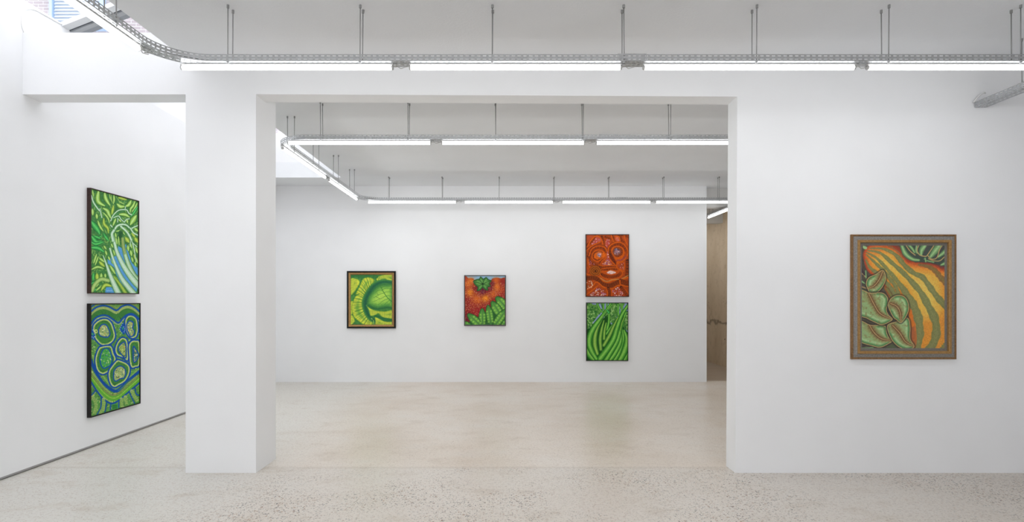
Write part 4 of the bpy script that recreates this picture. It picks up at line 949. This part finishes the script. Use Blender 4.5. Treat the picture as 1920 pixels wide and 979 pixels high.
# ---------------------------------------------------------------- paintings
def moulding(Wd, Ht, prof):
    """mitred frame: prof is a list of (inset, distance from the wall); local x right, z up, -y out of the wall"""
    m = MB(); n = len(prof); vs = []
    for ins, d in prof:
        vs += [(-Wd/2 + ins, -d, -Ht/2 + ins), (Wd/2 - ins, -d, -Ht/2 + ins), (Wd/2 - ins, -d, Ht/2 - ins), (-Wd/2 + ins, -d, Ht/2 - ins)]
    fs = []
    for i in range(n - 1):
        for k in range(4): fs.append((i*4+k, i*4+(k+1) % 4, (i+1)*4+(k+1) % 4, (i+1)*4+k))
    m.add(vs, fs); return m
def canvas_obj(c, x0, x1, z0, z1, d, parent):
    nx, ny = c.nx, c.ny
    xs = np.linspace(x0, x1, nx); zs = np.linspace(z1, z0, ny)
    co = np.zeros((ny, nx, 3), np.float32); co[..., 0] = xs[None]; co[..., 1] = -d; co[..., 2] = zs[:, None]
    i = np.arange(nx*ny).reshape(ny, nx); q = np.stack([i[1:, :-1], i[1:, 1:], i[:-1, 1:], i[:-1, :-1]], -1).reshape(-1, 4)
    me = bpy.data.meshes.new('canvas'); me.vertices.add(nx*ny); me.vertices.foreach_set('co', co.ravel())
    me.loops.add(q.size); me.loops.foreach_set('vertex_index', q.ravel().astype(np.int32))
    me.polygons.add(len(q)); me.polygons.foreach_set('loop_start', np.arange(0, q.size, 4, dtype=np.int32)); me.polygons.foreach_set('loop_total', np.full(len(q), 4, np.int32))
    me.update(calc_edges=True)
    at = me.color_attributes.new('paint', 'FLOAT_COLOR', 'POINT'); rgba = np.ones((nx*ny, 4), np.float32); rgba[:, :3] = c.linear(); at.data.foreach_set('color', rgba.ravel())
    me.materials.append(M_CANVAS); o = bpy.data.objects.new('canvas', me); COL.objects.link(o); o.parent = parent
    # the stretched sides and back
    m = MB(); m.box(x0, x1, -d + .0006, -.003, z0, z1); m.build('stretcher', M_CANVASEDGE, o)
    return o
def painting(label, loc, rz, Wd, Ht, parts, c, rect, d, glass=None):
    r = tag(empty('framed_painting', loc, rz), label, 'painting', 'framed paintings')
    for name, prof, m in parts: moulding(Wd, Ht, prof).build(name, m, r)
    canvas_obj(c, *rect, d, r)
    if glass:
        g = MB(); g.box(rect[0], rect[1], -glass - .002, -glass, rect[2], rect[3]); g.build('glass', M_PICGLASS, r)
    return r
def floater(w, d, m): return [('frame', [(0, .001), (0, d), (w, d), (w, .004)], m)]
def px_rect(px0, px1, py0, py1, Y): k = Y / F; return ((px0-CX)*k, (px1-CX)*k, EYE + (CY-py1)*k, EYE + (CY-py0)*k)
def frontal(label, out, inn, Yw, dfront, dcan, parts, c, glass=None):
    x0, x1, z0, z1 = px_rect(*out, Yw - dfront); a0, a1, b0, b1 = px_rect(*inn, Yw - dcan)
    cx, cz = (x0+x1)/2, (z0+z1)/2
    painting(label, (cx, Yw, cz), 0, x1-x0, z1-z0, parts, c, (a0-cx, a1-cx, b0-cz, b1-cz), dcan, glass)
# left wall pair
y0, y1 = 5.686, 6.445
painting('painting of pale leafy stalks on blue, upper of the pair on the left wall', (XL, (y0+y1)/2, (1.556+2.610)/2), PI/2, y1-y0, 1.054, floater(.007, .041, M_BROWNFRAME), paint_leafy_stalks(), (-(y1-y0)/2+.010, (y1-y0)/2-.010, -.517, .517), .033)
y0, y1 = 5.685, 6.470
painting('painting of green cells outlined in blue, lower of the pair on the left wall', (XL, (y0+y1)/2, (.317+1.456)/2), PI/2, y1-y0, 1.139, floater(.008, .041, M_BLACKFRAME), paint_blue_cells(), (-(y1-y0)/2+.011, (y1-y0)/2-.011, -.558, .558), .033)
# far wall
frontal('yellow-green cabbage painting in a black and gold frame on the far wall', (650.2, 741.7, 508.3, 615.8), (657.3, 734.9, 515.4, 608.7), YF, .042, .018,
        [('outer_frame', [(0, .001), (0, .038), (.004, .042), (.024, .042), (.030, .036)], M_GLOSSBLACK), ('gilt_slip', [(.030, .036), (.034, .039), (.048, .034), (.058, .030), (.064, .024), (.066, .012)], M_GOLD)], paint_cabbage())
frontal('painting of an orange-red fruit above pea-pod leaves, in a thin brown frame', (870.3, 948.4, 516.2, 611.1), (871.9, 946.9, 517.9, 609.2), YF, .036, .030, floater(.010, .036, M_THINBROWN), paint_red_fruit())
frontal('orange painting of a patterned face, upper of the pair on the far wall', (1098.3, 1179.6, 439.3, 556.8), (1099.6, 1178.4, 440.8, 555.6), YF, .040, .033, floater(.010, .040, M_THINBROWN), paint_orange_face())
frontal('green fennel bulb painting, lower of the pair on the far wall', (1099.3, 1178.0, 567.3, 676.9), (1100.8, 1176.8, 568.7, 675.5), YF, .040, .033, floater(.010, .040, M_BLACKFRAME), paint_fennel())
# right wall
frontal('large striped orange gourd painting in a silver and gold frame on the right wall', (1597.3, 1794.3, 439.5, 674.0), (1612.6, 1777.0, 458.4, 656.0), YM, .026, .010,
        [('outer_moulding', [(0, .001), (0, .020), (.004, .026), (.012, .026), (.017, .020)], M_OLDGOLD), ('silver_cove', [(.017, .020), (.020, .021), (.034, .023), (.047, .027)], M_SILVER),
         ('inner_moulding', [(.047, .027), (.050, .033), (.066, .034), (.071, .030), (.072, .011)], M_GOLD), ('liner', [(.070, .0112), (.095, .0105)], M_LINER)], paint_striped_gourd(), .0125)
